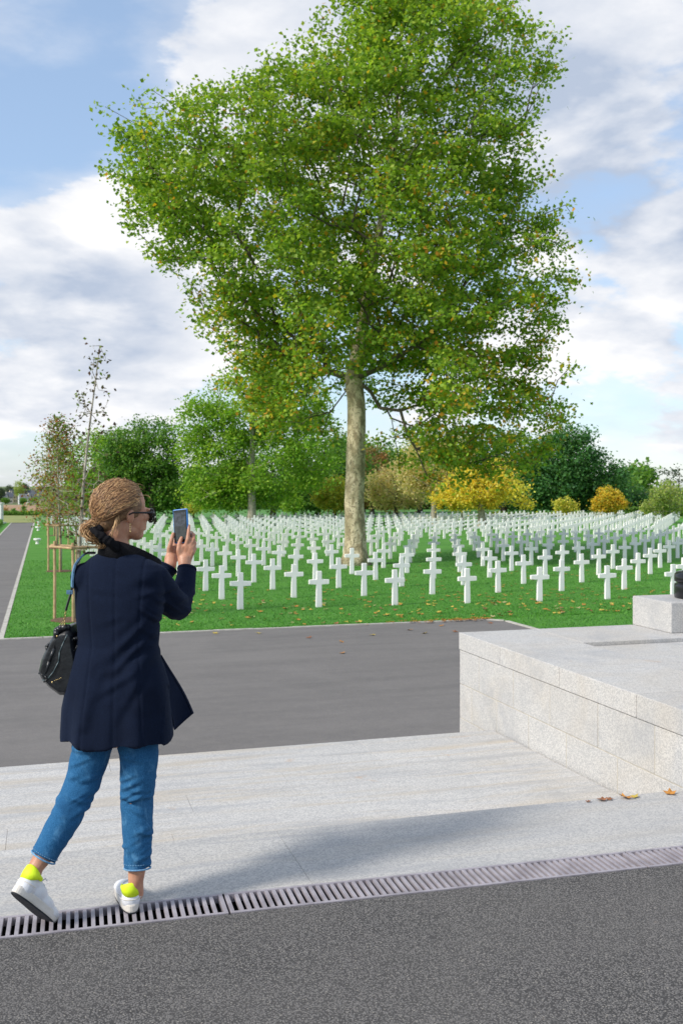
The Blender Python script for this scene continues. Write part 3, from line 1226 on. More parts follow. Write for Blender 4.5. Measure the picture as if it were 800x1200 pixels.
far_tree('holm_oak', 'dark green tree low behind the right half of the plane crown', 132, 590,
         [(590, 545, 36, 40), (560, 555, 30, 36), (612, 575, 30, 26), (540, 570, 24, 26)], 'deep', .45, 360, 32, .32, .62)
far_tree('bushy_tree', 'small dark tree at the right foot of the big dark tree', 136, 735,
         [(736, 585, 20, 20), (750, 592, 12, 12), (722, 580, 14, 22)], 'deep', .2, 160, 30, .28, .45)
far_tree('grey_willow', 'grey green bush tree between the dark tree and the pale tree', 140, 755,
         [(755, 590, 14, 13), (744, 594, 12, 10)], 'cedar', .16, 90, 30, .26, .4)
far_tree('small_maple', 'small round golden tree in front of the big dark tree', 102, 712,
         [(712, 582, 14, 11), (703, 591, 12, 8), (722, 591, 11, 9), (712, 593, 17, 7)], 'gold', .10, 190, 30, .17, .22)
far_tree('young_ash', 'small olive tree left of the small golden tree', 108, 661,
         [(660, 592, 13, 8), (664, 598, 15, 6)], 'yellowgreen', .12, 70, 26, .18, .25)
far_tree('pale_tree', 'airy pale green tree with thin trunk at the right edge', 99, 776,
         [(778, 580, 20, 12), (770, 594, 20, 9), (790, 592, 16, 14), (785, 570, 12, 8)], 'pale', .08, 150, 22, .18, .32, bark='bark_pale')
far_tree('cedar_tree', 'bare dark cedar rising behind the pale tree at the right edge', 122, 793,
         [(795, 553, 22, 3), (800, 565, 24, 3), (788, 578, 20, 4), (802, 588, 20, 6)], 'cedar', .22, 90, 12, .22, .35)
far_tree('yellow_bush_tree', 'little yellow tree low behind the phone of the woman', 118, 227,
         [(227, 596, 10, 6), (220, 598, 8, 5)], 'yellowgreen', .1, 40, 26, .18, .25)
far_tree('purple_plum', 'small yellow-green tree low beneath the large bright green tree', 112, 345,
         [(345, 590, 13, 8), (338, 594, 10, 6)], 'lime', .1, 50, 26, .2, .28)


far_tree('hornbeam_tree', 'tall green tree seen behind the plane trunk between its low branches', 138, 425,
         [(410, 545, 36, 34), (450, 552, 34, 32), (385, 560, 26, 34)], 'dark', .36, 330, 30, .34, .62)
far_tree('acacia_tree', 'green tree behind the tan brown tree right of the plane trunk', 142, 492,
         [(490, 548, 38, 30), (525, 552, 30, 30), (470, 562, 24, 26)], 'limemix', .36, 330, 30, .34, .62)
# wood and hedges behind
def leafy_mass(name, px0, px1, d, ztop_px, n, pal, leaf, thick, label, cat, kind=None, seed=1):
    rg = np.random.default_rng(seed)
    s = d / F
    px = rg.uniform(px0, px1, n)
    z1 = CAMZ - (ztop_px - HOR) * s - GZ
    prof = 1 + .22 * np.sin(px * .05 + 1) + .12 * np.sin(px * .17) + .06 * np.sin(px * .43) if kind == 'stuff' else 1.0
    z = rg.uniform(0, 1, n) ** .8 * z1 * prof
    Q = np.stack([(px - 400) * s, rg.uniform(-thick / 2, thick / 2, n), z], 1)
    Q = rotcam(Q)
    o = C0 * d
    Pl, V = leaf_quads(rg, Q, .5 if kind else .12, 6, leaf, .8)
    V += np.array([o.x, o.y, GZ])
    p, w = PAL[pal]
    c = leaf_cols(rg, len(Pl), p, w, .2)
    ob = mk_quads(name, V, len(Pl), M['leaf'], None, c)
    tag(ob, label, cat, None, kind)
    return ob


leafy_mass('woodland', 85, 760, 168, 556, 9000, 'dark', .75, 12, 'dark wood behind the far lawn', 'woodland', 'stuff', 1)
leafy_mass('hedge', -200, 70, 128, 599.6, 3500, 'dark', .16, 1.2, 'clipped green hedge across the end of the path', 'hedge', None, 2)
leafy_mass('hedge', 725, 1000, 126, 595, 3500, 'dark', .30, 1.2, 'tall clipped green hedge under the cedar at the right edge', 'hedge', None, 3)
leafy_mass('hedge', 560, 760, 122, 601.5, 3000, 'dark', .2, .8, 'low dark hedge between the crosses and the beige path', 'hedge', None, 4)

# low box hedge left of the path
rg = np.random.default_rng(5)
n = 5200
Q = np.stack([rg.uniform(-4.6, -3.9, n), rg.uniform(52, 104, n), rg.uniform(0, .38, n) ** 1.0], 1)
Pl, V = leaf_quads(rg, Q, .05, 4, .11, .8)
V[:, 2] += GZ
c = leaf_cols(rg, len(Pl), *PAL['dark'], .2)
tag(mk_quads('box_hedge', V, len(Pl), M['leaf'], None, c), 'low clipped box hedge along the left side of the path', 'hedge')


# --- staked saplings -----------------------------------------------------
def sapling(Y, X, height, top, dense, label, seed, red):
    rg = np.random.default_rng(seed)
    root = empty('sapling', (X, Y, GZ))
    bend = top
    tk = [(0 + bend * (i / 8) ** 1.25, 0 + .1 * math.sin(i), height * i / 8) for i in range(9)]
    tk = [tuple(rotcam(np.array([p]))[0]) for p in tk]
    trr = [.055 * (1 - .9 * i / 8) + .006 for i in range(9)]
    n = dense
    h = rg.uniform(.30, 1.0, n) if dense > 120 else rg.uniform(.28, 1.0, n) ** 1.15
    wd = (2.1 if dense > 120 else 1.15) * np.sin(np.clip((h - .20) / .85, 0, 1) * math.pi) ** .6 * (1.15 - .75 * h)
    a = rg.uniform(0, 2 * math.pi, n)
    rr = rg.uniform(.2, 1, n) * wd
    Q = np.stack([bend * h ** 1.25 + rr * np.cos(a), rr * np.sin(a), h * height], 1)
    A = rotcam(Q)
    P_, par_, rad_ = skeleton(rg, tk, A, alpha=.15, seg=.5, jit=.06, rtip=.006, pw=.30)
    lm = limb_mesh(P_, par_, np.minimum(rad_, .02), trr, 9, 4)
    lm.tube(tk, trr, 8)
    lm.build('trunk', M['bark_pale'], root, smooth=True)
    per = 9 if dense > 120 else 5
    Pl, V = leaf_quads(rg, A, .17 if dense > 120 else .11, per, .105, .9)
    pal = [(.30, .09, .05), (.18, .09, .06), (.13, .26, .05), (.28, .34, .07), (.42, .22, .06)] if red else [(.09, .07, .05), (.20, .25, .06), (.12, .14, .05), (.10, .06, .05)]
    wt = [2.4, 1.4, 4, 4, 2] if red else [3, 2, 2, 2]
    hh = Pl[:, 2] / height
    c = leaf_cols(rg, len(Pl), pal, wt, .2)
    mk_quads('crown', V, len(Pl), M['leaf'], root, c)
    tag(root, label, 'young tree', 'young staked trees along the path')
    return root


def stake_frame(X, Y, label):
    root = empty('tree_stakes', (X, Y, GZ), -TH)
    H = 2.08
    P3 = [(.09, -.42), (-.58, .22), (.60, .22)]
    for q, (sx, sy) in enumerate(P3):
        mb = MB()
        e = .012 * (q - 1)
        mb.tube([(sx, sy, -.1), (sx + .006, sy, H * .5), (sx + e, sy, H + e)], [.040, .039, .037], 10)
        mb.build('post', M['stake'], root)
    for q, (i, j) in enumerate(((1, 0), (0, 2), (1, 2))):
        a, b = Vector(P3[i] + (H - .15 + .015 * q,)), Vector(P3[j] + (H - .15 - .012 * q,))
        t = (b - a).normalized()
        n = Vector((t.y, -t.x, 0)) * (.062 if q < 2 else -.062)
        mb = MB()
        mb.tube([a - t * .12 + n, b + t * .10 + n], [.036, .034], 8)
        mb.build('rail', M['stake'], root)
    mb = MB()
    mb.tube([(-.48, .16, H - .17), (-.05, .0, H - .19), (.0, .055, H - .19), (.05, .0, H - .19), (.0, -.05, H - .19), (-.05, 0, H - .19)], .012, 6)
    mb.build('tie', M['blackmetal'], root)
    tag(root, label, 'tree stake frame', 'wooden stake frames along the path')
    return root


ROW = [(27.4, .76, 7.3, 0.66, 118, 'tall thin nearly bare sapling rising above the head of the woman', False),
       (43.6, .66, 6.4, -0.15, 420, 'bushy red and green leaved sapling left of the head of the woman', True),
       (60.0, .70, 6.4, 0.1, 240, 'green and red sapling standing third in the row along the path', True),
       (76.3, .72, 6.0, 0.0, 170, 'small leafy sapling fourth in the row along the path', True),
       (92.5, .75, 5.8, 0.0, 130, 'smallest leafy sapling last in the row along the path', True)]
ORD = ['nearest tree stake frame of pale wood beside the bag and the woman', 'second frame of pale wooden stakes along the path', 'third frame of pale wooden stakes along the path', 'fourth frame of pale wooden stakes along the path', 'farthest frame of pale wooden stakes along the path']
for i, (Y, X, h, top, dn, lab, red) in enumerate(ROW):
    sapling(Y, X, h, top, dn, lab, 40 + i, red)
    stake_frame(X, Y, ORD[i])
    mb = MB()
    mb.lathe([(.62, .0), (.58, .012), (.3, .03), (.02, .035)], 24)
    mu = mb.build('mulch_ring', M['soil'], smooth=True, loc=(X, Y, GZ + .002))
    tag(mu, 'brown mulch ring round the ' + ['nearest', 'second', 'third', 'fourth', 'farthest'][i] + ' staked sapling', 'mulch ring', 'mulch rings under the saplings')
    mu['kind'] = 'structure'
# ------------------------------------------------------------------ crosses
def proj(p):
    q = Vector(p) - Vector((0, 0, CAMZ))
    x = q.x * CT - q.y * ST
    d = q.x * ST + q.y * CT
    return 400 + F * x / d, HOR - F * q.z / d, d


def cross_mesh():
    H, wb, wt, dp = 1.07, .090, .079, .044
    za, zb, aw = .675, .830, .305
    out = [(-wb, 0), (wb, 0), (wt, za), (aw, za + .012), (aw + .003, zb - .012), (wt, zb), (wt * .97, H), (-wt * .97, H), (-wt, zb), (-aw - .003, zb - .012), (-aw, za + .012), (-wt, za)]
    bm = bmesh.new()
    vs = [bm.verts.new((x, -dp, z)) for x, z in out]
    f = bm.faces.new(vs)
    r = bmesh.ops.extrude_face_region(bm, geom=[f])
    for q in r['geom']:
        if isinstance(q, bmesh.types.BMVert):
            q.co.y = dp
    bmesh.ops.recalc_face_normals(bm, faces=bm.faces)
    bmesh.ops.bevel(bm, geom=[e for e in bm.edges], offset=.008, segments=1, affect='EDGES')
    me = bpy.data.meshes.new('marble_cross')
    bm.to_mesh(me)
    bm.free()
    me.materials.append(M['cross_marble'])
    return me


CM = cross_mesh()
cpos = []
for j in range(0, 34):
    for i in range(-1, 36):
        X = 5.42 + 2.31 * i - .085 * j
        Y = 28.42 - .15 * i + 2.70 * min(j, 13) + 1.95 * max(0, j - 13)
        if j > 13:
            X += (1.5 * (j - 13)) % 2.31
        if Y > 98.5 or (j > 0 and Y < 27):
            continue
        pxx, pyy, d = proj((X, Y, GZ))
        if pxx < -20 or pxx > 815:
            continue
        if (Vector((X, Y)) - Vector((tb.x, tb.y))).length < .9:
            continue
        cpos.append((d, i, j, X, Y, pxx))
cpos.sort()
WORDS = ['first', 'second', 'third', 'fourth', 'fifth', 'sixth', 'seventh', 'eighth', 'ninth', 'tenth', 'eleventh', 'twelfth', 'thirteenth', 'fourteenth', 'fifteenth', 'sixteenth',
         'seventeenth', 'eighteenth', 'nineteenth', 'twentieth', 'twenty-first', 'twenty-second', 'twenty-third', 'twenty-fourth', 'twenty-fifth', 'twenty-sixth', 'twenty-seventh', 'twenty-eighth', 'twenty-ninth', 'thirtieth', 'thirty-first', 'thirty-second', 'thirty-third', 'thirty-fourth', 'thirty-fifth', 'thirty-sixth', 'thirty-seventh', 'thirty-eighth']
near = [c for c in cpos[:300]]
rest = [c for c in cpos[300:]]
byrow = {}
for c in near:
    byrow.setdefault(c[2], []).append(c)
for j, cs in byrow.items():
    cs.sort(key=lambda c: c[5])
    for k, (d, i, jj, X, Y, pxx) in enumerate(cs):
        o = bpy.data.objects.new('marble_cross', CM)
        COL.objects.link(o)
        o.location = (X + R.normal() * .015, Y + R.normal() * .015, GZ - .01)
        o.rotation_euler = (R.normal() * .006, R.normal() * .008, R.normal() * .02)
        row = 'the front row, nearest the road' if j == 0 else 'the %s row from the road' % WORDS[j]
        tag(o, 'white marble cross, %s from the left in %s' % (WORDS[k], row), 'cross', 'white marble crosses in rows on the lawn')
cv = np.array([v.co[:] for v in CM.vertices])
cfaces = [tuple(p.vertices) for p in CM.polygons]
V, Fc = [], []
for (d, i, j, X, Y, pxx) in rest:
    b = len(V)
    a = R.normal() * .02
    ca, sa = math.cos(a), math.sin(a)
    for q in cv:
        V.append((X + q[0] * ca - q[1] * sa, Y + q[0] * sa + q[1] * ca, GZ + q[2]))
    Fc += [tuple(t + b for t in f) for f in cfaces]
o = mk('marble_crosses', V, Fc, M['marble'])
tag(o, 'far mass of white marble crosses at the back of the lawn', 'crosses', None, 'stuff')

# small white fixtures in the grass strip by the path
for k, (px, py, lab) in enumerate([(44, 637.5, 'nearest of the low white stone fixtures in the grass strip beside the path'), (45, 622, 'middle one of the low white stone fixtures beside the path'), (45.5, 615.5, 'farthest of the low white stone fixtures beside the path')]):
    d = (CAMZ - GZ) * F / (py - HOR)
    p = W(px, py, d)
    mb = MB()
    mb.lathe([(.11, 0), (.12, .02), (.09, .05), (.09, .16), (.13, .20), (.22, .25), (.23, .33), (.21, .35)], 20)
    o = mb.build('lawn_fixture', M['marble'], smooth=False, loc=(p.x, p.y, GZ))
    tag(o, lab, 'lawn fixture', 'low white fixtures beside the path')

# white pillar at the left edge
p = W(-4, 613, 99)
root = empty('stone_pillar', (p.x, p.y, GZ), -TH)
mb = MB()
mb.box(-.6, .6, -.35, .35, .12, 1.95, .02)
mb.build('shaft', M['marble'], root)
mb = MB()
mb.box(-.8, .85, -.5, .5, 0, .119, .02)
mb.build('base', M['marble'], root)
mb = MB()
mb.box(-.66, .66, -.41, .41, 1.952, 2.05, .02)
mb.build('cap', M['marble'], root)
tag(root, 'white stone pillar beyond the path, cut by the left edge', 'pillar')

# village houses far behind the fields
M['render_wall'] = mat_plain('house_wall', (0.55, 0.50, 0.44), (0.45, 0.42, 0.38), 0.3, 0.9)
M['wall_b'] = mat_plain('house_wall_cream', (0.66, 0.56, 0.38), (0.58, 0.50, 0.36), 0.3, 0.9)
M['slate'] = mat_plain('slate_roof', (0.085, 0.095, 0.12), (0.06, 0.07, 0.09), 0.8, 0.6)
M['pane'] = mat_plain('window_glass', (0.03, 0.035, 0.045), (0.05, 0.055, 0.06), 1.0, 0.2)


def house(px, d, w, hgt, rf, wallm, label, turn=0.0, nwin=3):
    p = W(px, HOR, d)
    z = terrain_z(d)
    root = empty('house', (p.x, p.y, z), -TH + turn)
    dp = w * .6
    mb = MB()
    mb.box(-w / 2, w / 2, -dp / 2, dp / 2, -.5, hgt)
    mb.add([(-w / 2, -dp / 2, hgt), (-w / 2, dp / 2, hgt), (-w / 2, 0, hgt + rf - .1), (w / 2, -dp / 2, hgt), (w / 2, dp / 2, hgt), (w / 2, 0, hgt + rf - .1)], [(0, 1, 2), (3, 5, 4)])
    mb.build('wall', wallm, root)
    e = .4
    mb = MB()
    t = .15
    for sgn in (-1, 1):
        y0, y1 = sgn * (dp / 2 + e), 0
        z0, z1 = hgt - rf * e / (dp / 2), hgt + rf
        mb.add([(-w / 2 - e, y0, z0), (w / 2 + e, y0, z0), (w / 2 + e, y1, z1), (-w / 2 - e, y1, z1),
                (-w / 2 - e, y0, z0 + t), (w / 2 + e, y0, z0 + t), (w / 2 + e, y1, z1 + t), (-w / 2 - e, y1, z1 + t)],
               [(0, 1, 2, 3), (4, 5, 6, 7), (0, 1, 5, 4), (1, 2, 6, 5), (3, 0, 4, 7)])
    ro = mb.build('roof', M['slate'], root)
    mb = MB()
    mb.box(w * .32, w * .32 + .7, -.45, .45, hgt + rf - .8, hgt + rf + .9)
    mb.build('chimney', wallm, ro)
    for k in range(nwin):
        xx = -w / 2 + w * (k + .5) / nwin
        for zc in ((1.5, 4.1) if hgt > 5 else (1.6,)):
            mb = MB()
            mb.box(xx - .5, xx + .5, -dp / 2 - .03, -dp / 2 - .005, zc - .6, zc + .6)
            mb.build('window', M['pane'], root)
    tag(root, label, 'house', 'village houses on the horizon')


house(3, 690, 7, 4.6, 2.6, M['render_wall'], 'small grey house at the far left edge of the village')
house(9.5, 700, 7, 5.0, 3.0, M['render_wall'], 'pale village house left of the tall horizon tree', .3)
house(16, 730, 6, 7.4, 2.6, M['wall_b'], 'taller pale house just behind the left village houses', .9)
house(29.5, 680, 8, 3.4, 3.0, M['render_wall'], 'low house with wide blue slate roof right of the horizon tree', -.2)
house(33, 725, 6, 7.6, 3.2, M['wall_b'], 'cream gabled house above the low slate roof', 1.35)
house(38.5, 715, 7, 6.0, 3.4, M['wall_b'], 'second cream house, right of the gabled one', .25)
house(45, 690, 9, 4.6, 3.8, M['render_wall'], 'village house with grey slate roof at the right end of the row', .15)
GZ_old = GZ


def horizon_tree(px, d, w, h, pal, label, sd):
    rg = np.random.default_rng(sd)
    p = W(px, HOR, d)
    z = terrain_z(d)
    root = empty('village_tree', (p.x, p.y, z))
    n = 160
    u = rg.normal(size=(n, 3))
    u /= np.linalg.norm(u, axis=1)[:, None]
    Q = u * rg.uniform(.3, 1, (n, 1)) ** .5 * np.array([w / 2, w / 2, h * .38])
    Q[:, 2] += h * .62
    mb = MB()
    mb.tube([(0, 0, -.3), (0, 0, h * .5), (.2, 0, h * .8)], [.35, .25, .1], 8)
    mb.build('trunk', M['bark'], root)
    Pl, V = leaf_quads(rg, Q, .7, 18, .55, .8)
    mk_quads('crown', V, len(Pl), M['leaf'], root, leaf_cols(rg, len(Pl), *PAL[pal], .2))
    tag(root, label, 'tree', 'trees between the village houses')


horizon_tree(22.5, 712, 6.5, 16.5, 'pale', 'pale green tree rising highest above the village houses', 1)
horizon_tree(29.5, 722, 5.0, 14.5, 'cedar', 'blue green tree beside the highest village tree', 2)
horizon_tree(11, 760, 7.0, 13.0, 'cedar', 'dark tree behind the left village houses', 3)
horizon_tree(1, 670, 5.0, 10.5, 'cedar', 'dark tree at the left edge of the village', 4)
horizon_tree(50, 740, 8.0, 13.0, 'cedar', 'dark tree behind the bushy sapling crown', 5)
for k, px in enumerate((7, 27, 41)):
    horizon_tree(px, 660, 4.0, 3.0, 'dark', ['low dark bush tree before the left village houses', 'low bush tree before the slate roofed house', 'low bush tree before the rightmost village house'][k], 9 + k)
# tall pale pole in the field
p = W(22.5, HOR, 560)
mb = MB()
mb.tube([(0, 0, -.5), (0, 0, 5.2)], [.38, .30], 10)
mb.ell((0, 0, 5.3), (.5, .5, .25))
tag(mb.build('field_post', M['marble'], loc=(p.x, p.y, terrain_z(560))), 'white post standing in the field in front of the village', 'post')
for k, (px, w, h) in enumerate(((28.5, .6, 1.25), (16.5, .6, .9), (6.5, .8, 1.0))):
    d = 129.5
    rg = np.random.default_rng(60 + k)
    p = W(px, HOR, d)
    Q = rg.normal(size=(60, 3)) * np.array([w / 4, w / 4, h / 5]) + np.array([0, 0, h * .5])
    Pl, V = leaf_quads(rg, Q, .05, 10, .12, .8)
    o = mk_quads('shrub', V, len(Pl), M['leaf'], None, leaf_cols(rg, len(Pl), *PAL['dark' if k < 2 else 'brown'], .2), loc=(p.x, p.y, GZ + .1))
    tag(o, ['little dark shrub standing above the hedge at the path end', 'smaller shrub left of the dark one above the hedge', 'brownish shrub above the hedge near the white pillar'][k], 'shrub')

# ------------------------------------------------------------------ grass tufts and litter
M['blade'] = mat_leaf('grass_blades', .3)
rg = np.random.default_rng(21)
n = 120000
# denser near the kerb
yy = 24.43 + (rg.random(n) ** 1.6) * 26
xx = -0.88 + rg.random(n) * 30
inside = ~((yy < 24.45) & (xx > 11.3))
px_all = 400 + F * (xx * CT - yy * ST) / (xx * ST + yy * CT)
inside &= (px_all < 830)
xx, yy = xx[inside], yy[inside]
n2 = 16000
x2 = 11.75 + rg.random(n2) * 10
y2 = 18 + rg.random(n2) * 6.4
xx, yy = np.concatenate([xx, x2]), np.concatenate([yy, y2])
n = len(xx)
a = rg.uniform(0, math.pi, n)
hgt = rg.uniform(.018, .045, n)
wd = rg.uniform(.008, .018, n)
ln = rg.normal(size=(n, 2)) * .015
V = np.empty((n, 3, 3))
V[:, 0] = np.stack([xx - np.cos(a) * wd, yy - np.sin(a) * wd, np.full(n, GZ)], 1)
V[:, 1] = np.stack([xx + np.cos(a) * wd, yy + np.sin(a) * wd, np.full(n, GZ)], 1)
V[:, 2] = np.stack([xx + ln[:, 0], yy + ln[:, 1], GZ + hgt], 1)
c = leaf_cols(rg, n, [(.08, .26, .035), (.12, .32, .045), (.055, .19, .028)], [4, 3, 3], .25)
o = mk_quads('grass', V.reshape(-1, 3), n, M['blade'], None, c, k=3)
tag(o, 'short mown green grass blades of the lawn', 'grass', None, 'stuff')


def leaf_obj_mesh(seed, size=.11):
    """a dry fallen plane leaf with five points, curled"""
    rg = np.random.default_rng(seed)
    n = 10
    V = [(0, 0, .012)]
    for k in range(n):
        a = 2 * math.pi * k / n
        r = size * (.60 if k % 2 == 0 else .34) * rg.uniform(.85, 1.15)
        V.append((r * math.cos(a), r * math.sin(a), .004 + rg.uniform(0, .030) * (1 if k % 2 == 0 else .4)))
    f = [(0, 1 + k, 1 + (k + 1) % n) for k in range(n)]
    me = bpy.data.meshes.new('fallen_leaf')
    me.from_pydata(V, [], f)
    return me


LM = []
for nm, c1 in (('orange', (.55, .24, .04)), ('yellow', (.62, .46, .07)), ('brown', (.30, .12, .05)), ('pale', (.48, .40, .18))):
    mt = mat_plain('dry_leaf_' + nm, c1, tuple(x * .6 for x in c1), 30, .7)
    for s in range(3):
        me = leaf_obj_mesh(len(LM) + 3, .12)
        me.materials.append(mt)
        LM.append((nm, me))


def fallen(nm, me, loc, label, scale=1.0, group='fallen leaves'):
    o = bpy.data.objects.new('fallen_leaf', me)
    COL.objects.link(o)
    o.location = loc
    o.rotation_euler = (R.normal() * .15, R.normal() * .15, R.uniform(0, 6.28))
    o.scale = (scale,) * 3
    tag(o, label, 'leaf', group)
    return o


spots = [(400, 752), (150, 746), (168, 770), (401, 765), (436, 744), (574, 730), (480, 738), (303, 742), (362, 747), (517, 733), (252, 742), (533, 740), (60, 757), (498, 742)]
for k, (px, py) in enumerate(spots):
    d = (CAMZ - GZ) * F / (py - HOR)
    p = W(px, py, d)
    nm, me = LM[[0, 1, 2][k % 3] * 3 + k % 3]
    fallen(nm, me, (p.x, p.y, GZ - .008), '%s fallen leaf lying on the grey road near the lawn kerb' % nm, 1.2, 'fallen %s leaves on the road' % nm)
wl_ = [(694, 928.5, 2, 'small brown curled leaf at the foot of the granite wall'), (704, 928, 2, 'tiny dark leaf beside the small curled one at the wall foot'), (726, 927, 0, 'larger orange brown leaf at the foot of the granite wall'), (738, 925.5, 1, 'yellow leaf touching the larger orange one at the wall'), (788, 922, 0, 'orange leaf at the wall foot by the right edge of the photo'), (675, 935, 2, 'tiny brown leaf on the granite edge left of the wall leaves')]
for k, (px, py, ci, lab) in enumerate(wl_):
    d = CAMZ * F / (932 - HOR)
    p = W(px, 932, d)
    fallen(LM[ci * 3][0], LM[ci * 3 + k % 3][1], (p.x, 4.56, .003), lab, [.42, .3, .55, .4, .5, .25][k], 'dry leaves at the wall foot')
# leaves scattered on the lawn
rg = np.random.default_rng(33)
cnt = 0
used = {}
lawn_leaves = []
for k in range(3000):
    px = rg.uniform(170, 800)
    py = rg.uniform(640, 735) if k % 3 else rg.uniform(690, 735)
    d = (CAMZ - GZ) * F / (py - HOR)
    p = W(px, py, d)
    dens = .35 + .65 * math.exp(-((px - 660) / 170) ** 2) if py > 665 else .6
    if p.y < 24.5 or p.x < -.8 or (p.x > 11.3 and p.y < 24.6) or rg.random() > dens * .75 * (26 / d):
        continue
    lawn_leaves.append((px, py, p))
lawn_leaves = lawn_leaves[:520]
lawn_leaves.sort(key=lambda q: -q[1])
for k, (px, py, p) in enumerate(lawn_leaves[:240]):
    ci = [0, 1, 0, 1, 3, 2][int(rg.integers(0, 6))]
    nm, me = LM[ci * 3 + k % 3]
    fallen(nm, me, (p.x, p.y, GZ + .022), '%s fallen leaf lying among others on the green lawn before the crosses' % nm, rg.uniform(.7, 1.3), '%s fallen leaves on the lawn' % nm)
V, Fc = [], []
mats = [LM[0][1].materials[0], LM[3][1].materials[0]]
for (px, py, p) in lawn_leaves[240:]:
    me = LM[int(rg.integers(0, 6))][1]
    b = len(V)
    V += [(q.co.x + p.x, q.co.y + p.y, q.co.z + GZ + .02) for q in me.vertices]
    Fc += [tuple(t + b for t in f.vertices) for f in me.polygons]
# a drift of leaves along the kerb corner
for k in range(90):
    x = 11.45 - abs(rg.normal()) * 1.5
    y = 24.40 + rg.normal() * .13
    me = LM[int(rg.integers(0, 3))][1]
    b = len(V)
    V += [(q.co.x * .8 + x, q.co.y * .8 + y, q.co.z + GZ + .014) for q in me.vertices]
    Fc += [tuple(t + b for t in f.vertices) for f in me.polygons]
o = mk('fallen_leaves', V, Fc, mats[0])
tag(o, 'scattered litter of orange leaves on the lawn and along the kerb corner', 'leaves', None, 'stuff')
# ------------------------------------------------------------------ the woman with the phone
PD = 3.84
PX0 = (137 - 400) * PD / F
pw = W(137, HOR, PD)
woman = empty('person', (pw.x, pw.y, 0.0), -TH)
tag(woman, 'woman in navy coat and blue jeans seen from behind holding up a phone', 'person')


def q(px, py, y=0.0):
    d = PD + y
    return Vector(((px - 400) * d / F - PX0, y, CAMZ - (py - HOR) * d / F))


def mat_skin():
    m, g, b = new_mat('skin')
    co = obj_co(g)
    c = g.mix(g.ramp(g.noise(co, 28, 4), .35, .7), (.52, .27, .17), (.44, .20, .12))
    g.set(b, 'Base Color', c)
    g.set(b, 'Roughness', .5)
    g.set(b, 'Subsurface Weight', .12)
    g.set(b, 'Subsurface Radius', (.02, .008, .004))
    g.set(b, 'Subsurface Scale', .3)
    bump(g, b, g.noise(co, 220, 3), .25, .001)
    return m


def mat_wool():
    m, g, b = new_mat('navy_wool')
    co = obj_co(g)
    n = g.noise(co, 320, 3, .7)
    n2 = g.noise(co, 7, 5, .6)
    c = g.mix(g.ramp(n, .35, .7), (.0050, .0085, .021), (.0085, .0145, .034))
    c = g.mix(g.ramp(n2, .4, .8, 0, .5), c, (.004, .006, .014))
    g.set(b, 'Base Color', c)
    g.set(b, 'Roughness', .95)
    g.set(b, 'Specular IOR Level', .1)
    g.set(b, 'Sheen Weight', .06)
    g.set(b, 'Sheen Tint', (.25, .35, .6, 1))
    bump(g, b, n, .5, .002)
    return m


def mat_denim():
    m, g, b = new_mat('denim')
    co = obj_co(g)
    w = g.noise(g.vmath('MULTIPLY', co, (520, 520, 160)), 1.0, 3, .6)
    n = g.noise(g.vmath('MULTIPLY', co, (1, 1, .45)), 22, 5, .65, .5)
    c = g.mix(g.ramp(w, .3, .7), (.012, .075, .18), (.035, .145, .30))
    c = g.mix(g.ramp(n, .5, .72, 0, .6), c, (.10, .27, .46))
    c = g.mix(g.ramp(g.noise(co, 9, 4), .5, .75, 0, .5), c, (.008, .05, .13))
    g.set(b, 'Base Color', c)
    g.set(b, 'Roughness', .9)
    g.set(b, 'Specular IOR Level', .15)
    bump(g, b, g.math('ADD', w, g.math('MULTIPLY', n, 2.0)), .4, .003)
    return m


M['skin'] = mat_skin()
M['wool'] = mat_wool()
M['denim'] = mat_denim()
M['black_cloth'] = mat_plain('black_cloth', (.006, .006, .008), (.012, .012, .014), 30, .9, .4, 200, spec=.1)
M['shoe'] = mat_plain('white_leather', (.74, .74, .76), (.66, .67, .70), 12, .45, .15, 160)
M['shoe_sole'] = mat_plain('sole_rubber', (.70, .66, .60), (.60, .56, .50), 14, .7, .2, 120)
M['outsole'] = mat_plain('outsole', (.018, .02, .026), (.03, .032, .04), 60, .8, .4, 150)
M['neon'] = mat_plain('neon_yellow', (.72, .92, .015), (.62, .82, .01), 20, .6, .2, 200)
M['thread'] = mat_plain('hem_thread', (.20, .38, .55), (.10, .24, .42), 90, .9)
M['leather'] = mat_plain('black_leather', (.007, .008, .010), (.013, .015, .018), 18, .34, .18, 60)
M['gold'] = mat_plain('gold_metal', (.70, .52, .25), (.6, .42, .18), 40, .3, metal=1.0)
M['glass_dark'] = mat_plain('dark_lens', (.008, .012, .014), (.012, .014, .016), 10, .08)
M['blue_case'] = mat_plain('blue_case', (.03, .22, .62), (.025, .18, .52), 20, .45)
M['strap_denim'] = mat_plain('strap_blue', (.10, .22, .36), (.06, .13, .22), 60, .8, .3, 200)

# head frame
HC = Vector((.018, .045, 1.530))
PHI = math.radians(56)
hf = Vector((math.sin(PHI), math.cos(PHI), -.06)).normalized()
hr = Vector((math.cos(PHI), -math.sin(PHI), 0)).normalized()
hu = hr.cross(hf).normalized()
if hu.z < 0:
    hu = -hu
HM = Matrix((hf, hr, hu)).transposed()


def h(fw, rt_, up):
    return HC + hf * fw + hr * rt_ + hu * up


toe = q(52, 1079, -.12)
dirt = Vector((.07, .12, 0)).normalized()
pitch = math.radians(-45)
L_ = .205
heelp = Vector((toe.x, toe.y, .010)) - dirt * L_ * math.cos(pitch) + Vector((0, 0, L_ * math.sin(-pitch)))
TL_ = Matrix.Translation(heelp) @ Matrix.Rotation(math.atan2(-dirt.x, dirt.y), 4, 'Z') @ Matrix.Rotation(pitch, 4, 'X')
ANK1 = TL_ @ Vector((0, .030, .118))
ANK2 = TL_ @ Vector((0, .046, .062))

